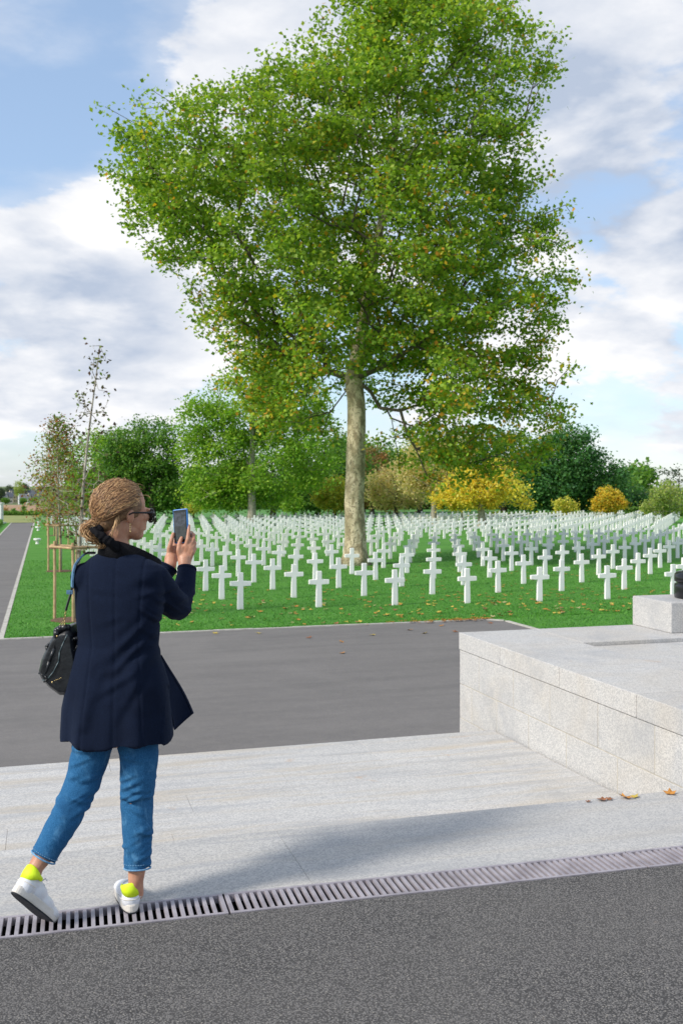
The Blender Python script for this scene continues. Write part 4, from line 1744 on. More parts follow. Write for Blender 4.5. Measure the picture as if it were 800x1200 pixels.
body = MB()
body.ell(h(-.012, 0, .025), (.094, .074, .092), HM, 24, 16)
body.ell(h(.036, 0, -.030), (.058, .060, .078), HM, 20, 14)
body.ell(h(.055, 0, -.088), (.030, .034, .024), HM)
body.ell(h(.020, 0, -.070), (.055, .055, .040), HM)
body.caps([h(.088, 0, .012), h(.108, 0, -.022)], [.010, .013], 10)
body.ell(h(.086, 0, -.058), (.009, .020, .006), HM)
body.ell(h(.085, 0, -.067), (.009, .018, .006), HM)
for s in (-1, 1):
    body.ell(h(-.002, s * .074, -.018), (.017, .009, .030), HM)
    body.ell(h(.072, s * .036, -.020), (.020, .020, .018), HM)
    body.ell(h(.086, s * .030, .010), (.010, .020, .008), HM)
nb_ = q(141, 662, .03)
body.caps([h(-.02, 0, -.05), h(-.035, 0, -.11), nb_], [.056, .052, .062], 16)
# torso and hips (under the clothes)
body.caps([nb_, q(139, 700, .03), q(138, 750, .03), q(137, 800, .02), q(135, 838, .01)], [.07, .105, .095, .115, .125], 18)
SHR, SHL = q(181, 676, .03), q(100, 674, .03)
body.caps([nb_ + Vector((0, 0, -.03)), SHR], [.05, .045])
body.caps([nb_ + Vector((0, 0, -.03)), SHL], [.05, .045])
ELR = q(208, 712, .17)
WRR = q(216.5, 663, .31)
ELL_ = q(132, 722, .26)
WRL = q(199.5, 663, .325)
body.caps([SHR, ELR, q(216, 680, .27), WRR], [.045, .036, .029, .026])
body.caps([SHL, ELL_, q(180, 685, .31), WRL], [.045, .036, .029, .025])
# right hand: back of the hand to the camera, index along the phone, thumb on the screen
hy = .325
body.caps([WRR, q(216.5, 656, hy)], [.026, .029])
for a, b, r0, r1 in (((212.5, 654), (214.5, 641), .0125, .0110), ((216, 654), (219.5, 640), .0125, .0112), ((219.5, 655), (223.5, 642), .0120, .0108), ((222, 656), (226, 646), .0115, .0100)):
    body.caps([q(*a, hy), q(*b, hy)], [r0, r1], 10)
body.ell(q(218, 649, hy + .004), (.030, .014, .034))
# index finger, up along the phone's edge
body.caps([q(217.5, 641, hy), q(220.2, 632, hy - .002), q(221.2, 623, hy + .008), q(221.6, 616, hy + .018)], [.0100, .0092, .0082, .0072], 10)
# middle, ring, little: bent round behind the phone
body.caps([q(222, 641, hy), q(227.0, 632, hy + .010), q(226.6, 626, hy + .032), q(222.0, 625, hy + .052)], [.0100, .0092, .0082, .0070], 10)
body.caps([q(225, 644, hy), q(228.4, 637, hy + .012), q(227.6, 632, hy + .036), q(222.5, 632, hy + .055)], [.0095, .0088, .0078, .0068], 10)
body.caps([q(226.3, 648, hy), q(228.8, 643, hy + .014), q(227.6, 639, hy + .036), q(223, 640, hy + .052)], [.0088, .0080, .0070, .0062], 10)
# thumb from the side of the palm
body.caps([q(212.5, 656, hy - .002), q(209.4, 645, hy - .006), q(210.4, 637, hy + .000), q(212.8, 630.5, hy + .010)], [.0140, .0112, .0098, .0084], 10)
# left hand: palm behind the phone, fingers round its left edge
ly = .365
body.caps([WRL, q(200.5, 655, ly - .015)], [.025, .028])
for a, b in (((199, 655), (201, 640)), ((202, 654), (205, 639)), ((205, 654), (209, 641)), ((207, 655), (212, 645))):
    body.caps([q(*a, ly - .005), q(*b, ly + .015)], [.0120, .0105], 10)
body.ell(q(203.5, 648, ly), (.024, .014, .032))
body.caps([q(198.5, 654, ly - .012), q(198.5, 643, ly - .018), q(201.2, 633, ly - .016), q(203.2, 625.5, ly - .012)], [.0135, .0112, .0096, .0080], 10)
for k, (ax, ay) in enumerate(((202, 640), (206, 640), (210, 642), (213, 645))):
    body.caps([q(ax, ay, ly + .015), q(ax + 5, ay - 9, ly + .030), q(ax + 11, ay - 15, ly + .026), q(ax + 15, ay - 18, ly + .020)], [.0098, .0090, .0080, .0070], 10)
# legs and feet
body.caps([q(156, 838, .01), q(163, 880, .0), q(161, 940, .01), q(161, 985, -.01), q(161, 1014, -.022), Vector((.0795, -.030, .115)), Vector((.0760, -.008, .062))], [.085, .068, .055, .050, .036, .029, .030])
body.caps([q(112, 838, .01), q(107, 880, -.0), q(96, 921, -.01), q(77, 958, -.07), q(52, 1002, -.13), ANK1, ANK2], [.085, .068, .056, .052, .036, .029, .030])
bo = fuse(body, 'body', M['skin'], woman, .0038, 5)

# hair ----------------------------------------------------------------
HAIRC = [(.46, .265, .115), (.30, .16, .07), (.13, .065, .032), (.66, .43, .21), (.36, .195, .085)]
hv, hfc, hcol = [], [], []


def hair_lock(pts, r0, col, n=5):
    mb = MB()
    m = len(pts)
    rad = [r0 * (.55 + .45 * math.sin(math.pi * min(1, (i + .6) / m))) * (1 - .6 * (i / (m - 1)) ** 3) for i in range(m)]
    mb.tube(pts, rad, n)
    b = len(hv)
    hv.extend(mb.v)
    hfc.extend([tuple(i + b for i in f) for f in mb.f])
    hcol.extend([col] * len(mb.v))


def onhead(u, lift=0.0):
    """u: direction in head axes (f, r, u); point on the hair surface"""
    u = Vector(u).normalized()
    rr = Vector((.104 + lift, .087 + lift, .099 + lift))
    t = 1 / math.sqrt((u.x / rr.x) ** 2 + (u.y / rr.y) ** 2 + (u.z / rr.z) ** 2)
    return h(-.020 + u.x * t, u.y * t, .018 + u.z * t)


sh = MB()
sh.ell(h(-.021, 0, .020), (.098, .082, .095), HM, 28, 18)
bunc = h(-.118, .0, -.080)
sh.ell(h(-.070, 0, -.045), (.046, .050, .044), HM)
sh.ell(bunc, (.034, .036, .030), HM)


def cut_face(co, no):
    c = np.array(HC)
    r_ = co - c
    f_, u_ = r_ @ np.array(hf), r_ @ np.array(hu)
    # pull the hairline back off the face and off the neck in front of the ear
    k = np.clip((f_ - (.040 + np.clip(u_, 0, .06) * .75)) / .03, 0, 1) * np.clip((.072 - u_) / .02, 0, 1)
    co = co - np.array(hf)[None] * (k * .055)[:, None]
    k2 = np.clip((-.022 - u_) / .03, 0, 1) * np.clip((f_ + .035) / .03, 0, 1)
    co = co - np.array(hf)[None] * (k2 * .04)[:, None] 
    k3 = k2 * .022
    side = r_ @ np.array(hr)
    co = co - np.array(hr)[None] * (np.sign(side) * k3)[:, None]
    return co


shell = fuse(sh, 'hair', mat_plain('hair_base', (.27, .15, .07), (.15, .08, .04), 60, .6, .5, 120), woman, .006, 3, cut_face)
rh = np.random.default_rng(77)
for k in range(2600):
    # start on the hairline / parting, sweep back over the head into the low bun
    a = rh.uniform(-1.0, 1.0)
    if k % 5 < 3:
        a = abs(a)
    st = Vector((.66 - abs(a) * .24 + rh.uniform(-.22, .06), a * 1.0, .78 - abs(a) * .60 + rh.uniform(-.06, .22)))
    if k % 4 == 0:
        st = Vector((rh.uniform(-.2, .6), rh.uniform(-.6, .8), 1.0))
    en = Vector((-1.0, rh.uniform(-.42, .42), -.60 + rh.uniform(-.20, .24)))
    sideb = 1.0 if st.y > 0 else -1.0
    md_ = Vector((-.25 + rh.uniform(-.25, .15), sideb * (abs(st.y) * .75 + .15) + rh.uniform(-.12, .12), .35 - abs(st.y) * .35 + rh.uniform(-.2, .25)))
    m = 9
    lift = rh.uniform(-.004, .005)
    ph = rh.uniform(0, 6.28)
    wob = rh.uniform(.0, .07)
    pts = []
    for i in range(m):
        t = i / (m - 1)
        u = st.normalized() * (1 - t) ** 2 + md_ * 2 * t * (1 - t) + en.normalized() * t * t
        u = u + Vector((0, math.sin(ph + t * 5) * wob, math.cos(ph + t * 4) * wob))
        pts.append(onhead(u, lift + .010 * math.sin(math.pi * t) * rh.uniform(.3, 1)))
    pts.append(pts[-1].lerp(bunc, .55) + Vector(rh.normal(size=3)) * .006)
    pts.append(bunc + Vector(rh.normal(size=3)) * .010)
    ci = int(rh.choice(5, p=[.27, .24, .20, .12, .17]))
    hair_lock(pts, rh.uniform(.0008, .0021), HAIRC[ci], 4)
# bun loops
for k in range(170):
    ax = Vector(rh.normal(size=3)).normalized()
    ax = (ax + hr * 1.2).normalized()
    e1 = ax.orthogonal().normalized()
    e2 = ax.cross(e1)
    r0 = rh.uniform(.020, .038)
    c0 = bunc + Vector(rh.normal(size=3)) * .008
    a0 = rh.uniform(0, 6.28)
    pts = [c0 + (e1 * math.cos(a0 + t) + e2 * math.sin(a0 + t)) * r0 * (1 + .1 * math.sin(3 * t)) for t in np.linspace(0, 4.4, 10)]
    hair_lock(pts, rh.uniform(.0012, .0030), HAIRC[int(rh.choice([0, 1, 3, 4, 0]))])
# ends hanging below the bun
for k in range(50):
    p0 = bunc + Vector((rh.uniform(-.006, .035), rh.normal() * .01, -.012))
    pts = [p0 + Vector((.006 * i * rh.uniform(.2, 1.2) - .004 * math.sin(i), rh.normal() * .002, -.0095 * i)) for i in range(7)]
    hair_lock(pts, rh.uniform(.0018, .0036), HAIRC[int(rh.choice([0, 3, 3, 4]))])
# loose strands: nape, temple, flyaways
for k in range(12):
    u0 = Vector((rh.uniform(-.55, -.30), .95, rh.uniform(-.6, -.35)))
    pts = [onhead(u0, .002)]
    for i in range(6):
        pts.append(pts[-1] + Vector((rh.uniform(-.004, .003), -.001, -.013 + rh.uniform(-.003, .003))) + hf * (-.003))
    hair_lock(pts, rh.uniform(.0010, .0022), HAIRC[int(rh.choice([0, 3, 4]))], 4)
for k in range(60):
    u0 = Vector(rh.normal(size=3))
    u0.z = abs(u0.z) * .9 + .2
    p0 = onhead(u0, .004)
    dv = (p0 - HC).normalized()
    bd = Vector((rh.uniform(-1, 1), rh.uniform(-1, 1), rh.uniform(-.5, .5))) + hf * .4
    pts = [p0 + dv * (.010 * math.sin(i * .5)) + bd * (.007 * i) + Vector((0, 0, -.0006 * i * i)) for i in range(6)]
    hair_lock(pts, .0006, HAIRC[int(rh.choice([0, 3]))], 4)


def mat_hair():
    m, g, b = new_mat('hair_strands')
    at = g.n('ShaderNodeAttribute')
    at.attribute_name = 'Col'
    n = g.noise(obj_co(g), 90, 4, .6)
    c = g.mix(g.ramp(n, .35, .7, 0, .55), at.outputs['Color'], (.12, .06, .03))
    g.set(b, 'Base Color', c)
    g.set(b, 'Roughness', .55)
    g.set(b, 'Specular IOR Level', .5)
    return m


lk = mk('locks', hv, hfc, mat_hair(), shell, smooth=True)
ca_ = lk.data.color_attributes.new('Col', 'FLOAT_COLOR', 'POINT')
if len(ca_.data) == len(hcol):
    ca_.data.foreach_set('color', np.array([(c[0], c[1], c[2], 1) for c in hcol], dtype=np.float32).ravel())
# black scrunchie between bun and nape
sc = MB()
rg = np.random.default_rng(3)
c0 = h(-.100, .004, -.092)
axn = (bunc - h(-.06, 0, -.05)).normalized()
e1 = axn.orthogonal().normalized()
e2 = axn.cross(e1)
pts = [c0 + (e1 * math.cos(t) + e2 * math.sin(t)) * .034 for t in np.linspace(0, 2 * math.pi, 18)]
sc.caps(pts, [.015 + .004 * math.sin(i * 2.3) for i in range(18)], 8)
sc.caps([q(108, 620, -.06), q(117, 627, -.075), q(128, 634, -.07), q(136, 642, -.05)], [.010, .016, .019, .017], 10)
fuse(sc, 'scrunchie', M['black_cloth'], woman, .004, 3, lambda co, no: co + no * (np.sin(co[:, 0] * 260 + np.sin(co[:, 2] * 90) * 3) * .0016)[:, None])

# sunglasses and earring
gl = empty('sunglasses')
gl.parent = woman
mb = MB()
for s in (-1, 1):
    mb2 = MB()
    mb2.ell(h(.094, s * .036, -.012), (.006, .029, .024), HM, 20, 12)
    mb2.build('lens', M['glass_dark'], gl, smooth=True)
    mb.tube([h(.098, s * .036 + .031 * math.cos(t), -.012 + .026 * math.sin(t)) for t in np.linspace(0, 2 * math.pi, 18)], .0036, 6)
    mb.tube([h(.096, s * .066, .000), h(.086, s * .074, .000), h(.05, s * .079, -.002), h(.004, s * .082, -.004), h(-.012, s * .083, -.012)], [.0050, .0048, .0038, .0032, .0028], 6)
mb.tube([h(.100, -.008, -.006), h(.104, 0, -.004), h(.100, .008, -.006)], .0028, 6)
mb.build('frame', M['blackmetal'], gl, smooth=True)
mb = MB()
e0 = h(-.004, .080, -.046)
mb.tube([e0 + Vector((0, 0, -.0045 * i)) for i in range(9)], [.0012, .0022, .0012, .0026, .0014, .0026, .0014, .003, .001], 6)
mb.build('earring', M['gold'], woman)

# coat ----------------------------------------------------------------
coat = MB()
NR = 40


def ring(py, xl, xr, hd, yc=.03, tw=.0, pe=2.3):
    a, b = q(xl, py, yc), q(xr, py, yc)
    cx, hw, z = (a.x + b.x) / 2, (b.x - a.x) / 2, a.z
    out = []
    for k in range(NR):
        t = 2 * math.pi * k / NR
        c, s = math.cos(t), math.sin(t)
        x = hw * math.copysign(abs(c) ** (2 / pe), c)
        y = hd * math.copysign(abs(s) ** (2 / pe), s)
        out.append((cx + x, yc + y + tw * x, z))
    return out


rows = [(648, 115, 168, .072), (654, 105, 176, .088), (661, 97, 187, .098), (668, 90, 193, .106), (680, 87, 195, .114), (700, 87, 194, .122), (720, 88, 191, .120),
        (740, 90, 187, .112), (755, 89, 187, .110), (775, 85, 190, .122), (800, 78, 196, .138), (830, 72, 200, .150), (855, 70.5, 203, .158), (866, 70, 203.5, .160)]
coat.loft([ring(a, b, c, d, .03, -.16 if a < 760 else -.05) for a, b, c, d in rows][::-1])
coat.ell(q(180, 676, .02), (.050, .055, .048))
coat.ell(q(101, 675, .02), (.050, .058, .048))
# sleeves
coat.caps([q(181, 678, .02), q(199, 702, .10), q(207.5, 711.5, .165), q(215, 694, .23), q(218.5, 674, .285)], [.060, .057, .056, .047, .040], 18)
coat.tube([q(217, 690, .24), q(219.3, 667, .298)], [.042, .039], 20)
coat.caps([q(101, 677, .02), q(112, 705, .16), q(134, 722, .25), q(170, 700, .29)], [.060, .054, .052, .045], 18)
coat.tube([q(165, 702, .28), q(185, 682, .305), q(196.5, 665, .322)], [.045, .042, .043], 20)


def coat_fn(co, no):
    x, y, z = co[:, 0], co[:, 1], co[:, 2]
    cx = .005
    ang = np.arctan2(y - .03, (x - cx) * .85)
    body_ = (x < .19) & (y < .24)
    wz = np.clip((1.02 - z) / .36, 0, 1)
    fold = (np.sin(ang * 6 + .8 + z * 1.2) * .6 + np.sin(ang * 11 + 2.0 - z * 2) * .3 + np.sin(ang * 3.0 + 1) * .5)
    d = fold * wz ** 1.3 * .0145 * body_
    # soft slanting creases, each with its own place, length and depth
    rf = np.random.default_rng(12)
    for k in range(46):
        if k < 14:      # pulled towards the right waist
            zc_, xc_, sl_, wz_, ln_, amp = 1.02 + rf.normal() * .07, rf.uniform(-.02, .14), rf.uniform(.2, 1.1), rf.uniform(.010, .020), rf.uniform(.04, .09), rf.uniform(.002, .0045)
        elif k < 24:    # across the shoulder blades
            zc_, xc_, sl_, wz_, ln_, amp = 1.22 + rf.normal() * .06, rf.uniform(-.13, .14), rf.uniform(-.5, .7), rf.uniform(.012, .022), rf.uniform(.03, .07), rf.uniform(.0015, .003)
        elif k < 38:    # sleeve, elbow and armpit
            zc_, xc_, sl_, wz_, ln_, amp = 1.17 + rf.normal() * .05, rf.uniform(.13, .28), rf.uniform(-1.4, .6), rf.uniform(.006, .012), rf.uniform(.02, .045), rf.uniform(.003, .006)
        else:
            zc_, xc_, sl_, wz_, ln_, amp = rf.uniform(.72, .95), rf.uniform(-.16, .16), rf.uniform(-2.5, 2.5), rf.uniform(.014, .03), rf.uniform(.03, .06), rf.uniform(.002, .004)
        u = ((z - zc_) - sl_ * (x - xc_)) / math.sqrt(1 + sl_ * sl_)
        w = np.exp(-(u / wz_) ** 2 - ((x - xc_) / ln_) ** 2)
        w2 = np.exp(-((u + wz_ * 1.7) / wz_) ** 2 - ((x - xc_) / ln_) ** 2)
        d += (w - .8 * w2) * amp
    # centre back seam and the two shaped seams
    for sx, kx in ((.012, .0), (-.082, -.05), (.098, .05)):
        path = sx + kx * np.abs(z - 1.02) * 1.2
        d -= np.exp(-((x - path) / .0045) ** 2) * .0030 * (y < .03) * body_
    # hem, a little uneven
    low = np.clip((.70 - z) / .05, 0, 1)
    co = co + no * d[:, None]
    co[:, 2] += low * (.006 * np.sin(ang * 5 + 1) - .014 * np.clip(x / .2, -1, 1) * 0)
    return co


coat_o = fuse(coat, 'coat', M['wool'], woman, .0060, 4, coat_fn)
# blown-out front corner of the coat, a bent panel of cloth
fl = MB()
grid = []
A0, B0, C0_, D0 = q(188, 768, .10), q(226, 836, .17), q(204, 856, .10), q(190, 800, .02)
nI, nJ = 10, 10
for i in range(nI + 1):
    for j in range(nJ + 1):
        s, t = i / nI, j / nJ
        outer = A0 * (1 - s) + B0 * s
        inner = D0 * (1 - s) + C0_ * s
        p = outer * t + inner * (1 - t)
        p = p + Vector((0, math.sin(math.pi * t) * .012 * s + .006 * math.sin(7 * s + 3 * t), 0))
        if t > .3:
            p.x += .010 * math.sin(math.pi * s) * (t - .3)
        grid.append(p)
gv = [g_ for g_ in grid] + [g_ + Vector((.004, .009, 0)) for g_ in grid]
off = len(grid)
gf = []
for i in range(nI):
    for j in range(nJ):
        a = i * (nJ + 1) + j
        gf.append((a, a + 1, a + nJ + 2, a + nJ + 1))
        gf.append((off + a, off + a + nJ + 1, off + a + nJ + 2, off + a + 1))
edge = [(0 * (nJ + 1) + j) for j in range(nJ + 1)] + [i * (nJ + 1) + nJ for i in range(1, nI + 1)] + [nI * (nJ + 1) + j for j in range(nJ - 1, -1, -1)] + [i * (nJ + 1) for i in range(nI - 1, 0, -1)]
for a, b in zip(edge, edge[1:] + edge[:1]):
    gf.append((a, b, off + b, off + a))
mk('coat_panel', gv, gf, M['wool'], coat_o, smooth=True)
# collar
cl = MB()
def colring(k, hgt, flare, th):
    t = 2 * math.pi * k / 36
    cx, cy = .018, .038
    rx, ry = .080 + flare, .070 + flare
    x, y = cx + (rx + th) * math.cos(t), cy + (ry + th) * math.sin(t)
    w_ = .5 + .5 * math.cos(t - .75)          # falls towards the front right, where the lapels open
    z0 = 1.368 - .086 * w_ ** 1.4
    return (x + .055 * w_ ** 2, y + .02 * w_ ** 2, z0 + hgt * (.056 - .012 * w_))
v, f = [], []
for k in range(36):
    v += [colring(k, -.3, .0, 0), colring(k, .45, .000, 0), colring(k, 1, .006, 0), colring(k, 1.04, .008, .006), colring(k, .5, .005, .010), colring(k, -.3, .010, .012)]
for k in range(36):
    a, b = k * 6, ((k + 1) % 36) * 6
    for i in range(5):
        f.append((a + i, b + i, b + i + 1, a + i + 1))
    f.append((a + 5, b + 5, b, a))
co_ = mk('collar', v, f, M['black_cloth'], coat_o, smooth=True)
# cuffs
for (a, b, r) in ((q(219, 668.5, .294), q(219.4, 665.5, .300), .0410), (q(195.6, 666.5, .320), q(197, 664, .324), .0445)):
    mb = MB()
    mb.tube([a, a.lerp(b, .33), a.lerp(b, .66), b], [r * .97, r, r, r * .96], 24)
    mb.build('cuff', M['wool'], coat_o, smooth=True)

# jeans ---------------------------------------------------------------
je = MB()
je.caps([q(135, 832, .01), q(156, 838, .01)], [.125, .10], 18)
je.caps([q(135, 832, .01), q(112, 838, .01)], [.125, .10], 18)
je.caps([q(156, 842, .01), q(163, 880, .0), q(162, 912, .0), q(160.5, 940, .01), q(161.5, 975, -.01), q(161.3, 1004, -.02)], [.090, .0760, .068, .0625, .0590, .0520], 20)
je.tube([q(161.4, 990, -.015), q(161.2, 1017, -.025)], [.0560, .0500], 24)
je.caps([q(112, 842, .01), q(107.5, 880, .0), q(97, 917, -.01), q(79, 955, -.065), q(60, 988, -.112)], [.090, .0755, .066, .0600, .0535], 20)
je.tube([q(66, 978, -.10), q(51, 1004.5, -.135)], [.0550, .0490], 24)
kneeR, kneeL = np.array(q(161, 930, 0)), np.array(q(92, 926, -.02))


def jean_fn(co, no):
    x, y, z = co[:, 0], co[:, 1], co[:, 2]
    right = x > .0
    sgn = np.where(right, 1.0, -1.0)
    d = np.zeros(len(co))
    rf = np.random.default_rng(4)
    # a handful of separate creases, each a short slanting ridge with its own place and length
    for k in range(60):
        leg = k % 2 == 0
        zc_ = rf.choice([.60, .52, .45, .40, .30, .22], p=[.16, .2, .26, .16, .12, .10]) + rf.normal() * .022
        t = (.85 - zc_) / .5
        ax_ = .083 if leg else (-.085 - max(0, .58 - zc_) * .40)
        xc_ = ax_ + rf.uniform(-.06, .06)
        yc_ = rf.choice([-.06, .06], p=[.75, .25])
        sl_ = rf.uniform(-.6, .6)
        wz_ = rf.uniform(.006, .013)
        ln_ = rf.uniform(.025, .050)
        u = (z - zc_) - sl_ * (x - xc_)
        w = np.exp(-(u / wz_) ** 2 - ((x - xc_) / ln_) ** 2 - ((y - yc_) / .06) ** 2)
        w2 = np.exp(-((u + wz_ * 1.6) / wz_) ** 2 - ((x - xc_) / ln_) ** 2 - ((y - yc_) / .06) ** 2)
        amp = rf.uniform(.0025, .0060)
        d += np.where(right == leg, w * amp - w2 * amp * .8, 0)
    d += .0018 * np.sin(x * 60 + z * 25) * np.sin(z * 40 + 1)
    return co + no * d[:, None]


jo = fuse(je, 'jeans', M['denim'], woman, .0055, 3, jean_fn)
for a, b, r in ((q(161.3, 1013, -.023), q(161.2, 1017, -.025), .0512), (q(52.5, 1002, -.133), q(51, 1004.5, -.135), .0502)):
    ax = (b - a).normalized()
    e1 = ax.orthogonal().normalized()
    e2 = ax.cross(e1)
    mb = MB()
    mb.tube([b + (e1 * math.cos(t) + e2 * math.sin(t)) * (r - .0015) for t in np.linspace(0, 2 * math.pi, 28)], .0034, 8)
    for k in range(34):
        t0 = 2 * math.pi * k / 34
        p0 = a - ax * .006
        mb.tube([p0 + (e1 * math.cos(t) + e2 * math.sin(t)) * (r + .0012) for t in (t0, t0 + .06, t0 + .11)], .0013, 5)
    mb.build('hem_stitching', M['thread'], jo, smooth=True)


# shoes ---------------------------------------------------------------
def shoe(heel, yaw, pitch, mirror, name='shoe'):
    """toe along +y, heel at the origin, then turned and pitched about the heel"""
    root = empty(name)
    root.parent = woman
    R3 = Matrix.Rotation(yaw, 4, 'Z') @ Matrix.Rotation(pitch, 4, 'X')
    T = Matrix.Translation(heel) @ R3
    up = MB()
    up.ell((0, .036, .046), (.0365, .040, .042))
    up.caps([(0, .036, .072), (0, .075, .066)], [.032, .030], 14)
    up.ell((0, .095, .050), (.0380, .060, .040))
    up.ell((.002 * mirror, .150, .038), (.0420, .062, .032))
    up.ell((.004 * mirror, .200, .030), (.0410, .046, .024))

    def tf(co, no):
        co[:, 2] = np.maximum(co[:, 2], .016)
        Mx = np.array(T)
        return co @ Mx[:3, :3].T + Mx[:3, 3]
    fuse(up, 'upper', M['shoe'], root, .0045, 5, tf)

    def outline(grow, n=40):
        o = []
        for k in range(n):
            t = 2 * math.pi * k / n
            yy = .123 + .128 * math.sin(t)
            wv = .0395 + .0045 * math.sin(t) - .004 * math.exp(-((yy - .10) / .035) ** 2)
            o.append(((wv + grow) * math.copysign(abs(math.cos(t)) ** .75, math.cos(t)) + .003 * mirror * (yy / .25), yy + grow * math.sin(t)))
        return o
    for nm, z0, z1, gr_, mt in (('sole', .006, .034, .0025, M['shoe_sole'] if False else M['shoe_sole']), ('outsole', .0, .0058, .001, M['outsole'])):
        lo_, hi_ = outline(gr_ - .002), outline(gr_)
        mb = MB()
        mb.loft([[(x, y, z0) for x, y in lo_], [(x, y, z0 + (z1 - z0) * .2) for x, y in hi_], [(x, y, z0 + (z1 - z0) * .85) for x, y in hi_], [(x, y, z1) for x, y in lo_]])
        o = mb.build(nm, mt, root)
        o.data.transform(T)
    # padded neon heel collar
    v, f = [], []
    n = 22
    for k in range(n):
        a = -math.pi / 2 + (k / (n - 1) - .5) * 2 * 2.05
        c_, s_ = math.cos(a), math.sin(a)
        back = max(0, -s_)
        zt = .112 - .014 * (1 - back) + .004 * back
        zb = .062 + .020 * (1 - back) ** 1.5
        for rr, z in ((.0375, zb), (.0395, (zb + zt) / 2), (.0375, zt - .003), (.0335, zt), (.0305, zt - .006), (.030, zb)):
            v.append((rr * c_, .040 + (rr + .004) * s_, z))
    for k in range(n - 1):
        for i in range(6):
            a, b = k * 6 + i, k * 6 + (i + 1) % 6
            f.append((a, b, b + 6, a + 6))
    f += [tuple(range(6)), tuple(range((n - 1) * 6, n * 6))[::-1]]
    o = mk('heel_tab', v, f, M['neon'], root, smooth=True)
    o.data.transform(T)
    lc = MB()
    for i in range(5):
        yy = .098 + .017 * i
        zt = .088 - .0085 * i
        lc.tube([(-.020, yy, zt - .004), (0, yy + .003, zt + .003), (.020, yy, zt - .004)], .0026, 6)
    lc.tube([(0, .095, .095), (.015, .088, .106), (.026, .092, .100)], .0022, 6)
    o = lc.build('laces', M['shoe'], root, smooth=True)
    o.data.transform(T)
    # raised quarter line round the heel
    ql = MB()
    ql.tube([(.0405 * math.cos(a), .040 + .0425 * math.sin(a), .052) for a in np.linspace(-math.pi / 2 - 1.6, -math.pi / 2 + 1.6, 18)], .0016, 5)
    o = ql.build('trim', M['shoe_sole'], root)
    o.data.transform(T)
    return root


shoe(Vector((.072, -.058, .004)), math.radians(20), 0.0, -1)
shoe(heelp, math.atan2(-dirt.x, dirt.y), pitch, 1)

# phone ---------------------------------------------------------------
ph = empty('mobile_phone')
pc = q(212.3, 616.5, .352)
Mph = Matrix.Translation(pc) @ Matrix.Rotation(math.radians(-24), 4, 'Z') @ Matrix.Rotation(math.radians(-6), 4, 'Y') @ Matrix.Rotation(math.radians(-4), 4, 'X')
Mw = Matrix.Translation((pw.x, pw.y, 0)) @ Matrix.Rotation(-TH, 4, 'Z')
ph.matrix_world = Mw @ Mph
mb = MB()
mb.box(-.0355, .0355, -.0045, .0055, -.072, .072, .0045)
mb.build('case', M['blue_case'], ph)
mb = MB()
mb.box(-.0318, .0318, -.0056, -.0040, -.0680, .0680, .0007)
mb.build('bezel', M['glass_dark'], ph)
ms, g, b = new_mat('phone_screen')
co = obj_co(g)
sp_ = g.n('ShaderNodeSeparateXYZ')
g.set(sp_, 0, co)
n = g.noise(g.vmath('MULTIPLY', co, (60, 1, 60)), 1.0, 5, .65)
skyp = g.ramp(sp_.outputs[2], -.004, .004)
c = g.mix(skyp, (.10, .12, .11), (.16, .19, .25))
c = g.mix(g.ramp(n, .42, .62), c, (.035, .045, .05))
g.set(b, 'Base Color', (.01, .01, .012))
g.set(b, 'Roughness', .12)
g.set(b, 'Emission Color', c)
g.set(b, 'Emission Strength', .22)
mb = MB()
mb.box(-.0285, .0285, -.0062, -.0057, -.0560, .0570)
mb.build('screen', ms, ph)
mb = MB()
mb.box(-.029, -.012, .0056, .0080, .040, .066, .001)
mb.build('camera_bump', M['glass_dark'], ph)
tag(ph, 'mobile phone in a bright blue case held up by the woman', 'phone')

# handbag -------------------------------------------------------------
bag = empty('handbag')
bag.matrix_world = Mw
OUT = [(66, 739), (72, 736), (81, 735), (86, 741), (88, 756), (92, 775), (92, 800), (80, 817), (70, 816), (58, 807), (48, 796), (45, 787), (49, 771), (57, 752)]
bm_ = MB()
rings_ = []
for (yy, k) in ((-.02, .82), (.0, .96), (.05, 1.0), (.13, 1.0), (.20, .97), (.225, .80)):
    c = q(70, 778, 0)
    rings_.append([(c.x + (q(px, py, 0).x - c.x) * k, yy, c.z + (q(px, py, 0).z - c.z) * k) for px, py in OUT])
bm_.loft(rings_)


def bag_fn(co, no):
    x, y, z = co[:, 0], co[:, 1], co[:, 2]
    d = np.sin(x * 70 + z * 30 + np.sin(z * 30) * 1.2) * .0014
    return co + no * d[:, None]


fuse(bm_, 'bag_body', M['leather'], bag, .0045, 6, bag_fn)
mb = MB()
mb.caps([q(79, 744, -.018), q(75, 752, -.020), q(70, 764, -.022), q(69, 775, -.024), q(63, 787, -.024), q(55, 797, -.020), (q(50, 797, -.012))], [.0022] * 7, 6)
mb.build('piping', mat_plain('grey_piping', (.10, .14, .15), (.06, .09, .10), 30, .3), bag, smooth=True)
mb = MB()
mb.caps([q(66, 748, -.012), q(64, 760, -.018), q(58, 775, -.022), q(54, 790, -.016)], [.0035, .0065, .0065, .004], 8)
mb.build('pleat', M['leather'], bag, smooth=True)
mb = MB()
mb.caps([q(46, 789, -.012), q(53, 792, -.022), q(56, 796, -.022), q(52, 799, -.018)], [.0035] * 4, 8)
mb.build('pocket_edge', M['leather'], bag, smooth=True)
mb = MB()
mb.caps([q(66, 746, -.012), q(67, 739, -.008), q(72, 736, -.004), q(80, 735, .0)], [.011, .013, .013, .012], 10)
mb.build('top_flap', M['leather'], bag, smooth=True)
mb = MB()
mb.ell(q(67.2, 745.5, -.024), (.0036, .003, .0036))
mb.build('stud', M['gold'], bag, smooth=True)
mb = MB()
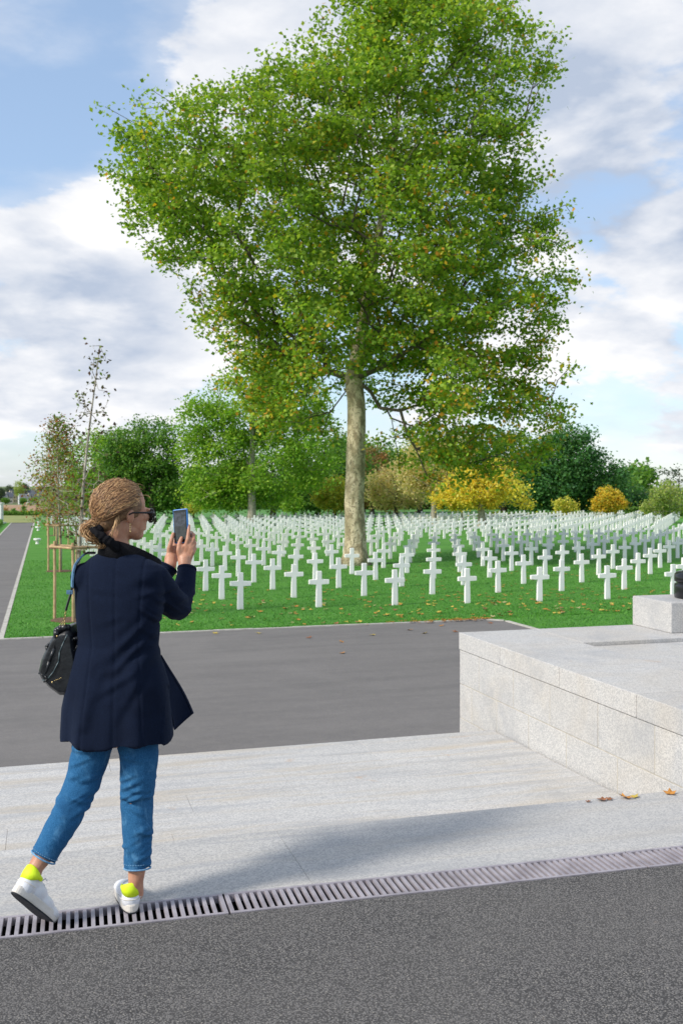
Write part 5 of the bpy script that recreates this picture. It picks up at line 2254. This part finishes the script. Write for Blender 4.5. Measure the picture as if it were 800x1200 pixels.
mb.caps([q(58, 755, 0), q(55.5, 758, .0), q(56, 763, .0)], [.007, .009, .006], 8)
mb.build('side_tab', M['leather'], bag, smooth=True)
mb = MB()
mb.caps([q(83, 752, .0), q(86, 749, .0), q(90, 748, .0), q(96, 750, .02)], [.0062] * 4, 8)
mb.caps([q(85, 763, .0), q(88, 762, .0), q(91, 757, .0)], [.005] * 3, 8)
mb.build('handle', M['leather'], bag, smooth=True)
mb = MB()
mb.ell(q(61.6, 799.5, -.026), (.0034, .003, .0040))
for i in range(5):
    mb.ell(q(64.5 + i * 1.9, 797.5 - i * .75, -.027), (.0027, .0018, .0016))
mb.build('charm', M['gold'], bag, smooth=True)
mb = MB()


def chain(mb, p0, p1, n, r):
    for i in range(n):
        c = p0.lerp(p1, (i + .5) / n)
        t = (p1 - p0).normalized()
        s = t.orthogonal().normalized() if i % 2 else t.cross(t.orthogonal()).normalized()
        L2 = (p1 - p0).length / n * .68
        mb.tube([c + t * L2 * math.cos(a) + s * r * math.sin(a) for a in np.linspace(0, 2 * math.pi, 13)], .0012, 5)


chain(mb, q(77.5, 715, -.01), q(75.5, 728, -.008), 4, .0036)
chain(mb, q(75.5, 728, -.008), q(70.5, 733, -.006), 2, .004)
chain(mb, q(75.5, 728, -.008), q(77, 735, -.006), 2, .004)
chain(mb, q(70.5, 733, -.006), q(70, 737, -.006), 1, .004)
mb.build('chain', M['gold'], bag, smooth=True)


def ribbon(pts, w, th):
    """flat strap through pts: width mostly along the depth axis"""
    mb = MB()
    v, f = [], []
    for i, p in enumerate(pts):
        t = (pts[min(i + 1, len(pts) - 1)] - pts[max(i - 1, 0)]).normalized()
        wd = Vector((.45, -.9, 0.25))
        wd = (wd - t * wd.dot(t)).normalized()
        nn = t.cross(wd).normalized()
        v += [p + wd * w + nn * th, p - wd * w + nn * th, p - wd * w - nn * th, p + wd * w - nn * th]
    for i in range(len(pts) - 1):
        for k in range(4):
            a, b = i * 4 + k, i * 4 + (k + 1) % 4
            f.append((a, b, b + 4, a + 4))
    f += [(0, 1, 2, 3), tuple(range(len(v) - 4, len(v)))[::-1]]
    return mb.add(v, f)


ribbon([q(97, 651, .02), q(92, 656, .0), q(88, 662, -.01), q(86, 670, -.02), q(85, 680, -.022), q(85, 688, -.02)], .014, .003).build('shoulder_pad', M['strap_denim'], bag)
ribbon([q(112, 648, .06), q(102, 648, .045), q(95, 653, .01), q(88.5, 664, -.005), q(86, 680, -.012), q(83.5, 695, -.014), q(80, 706, -.012), q(77.5, 715, -.01)], .009, .0035).build('strap', M['leather'], bag)
mb = MB()
mb.box(-.012, .012, -.003, .003, -.008, .008, .001)
bk2 = mb.build('buckle', M['strap_denim'], bag, loc=tuple(q(82, 694, -.02)))
tag(bag, 'black leather handbag hanging from the left shoulder of the woman', 'handbag')
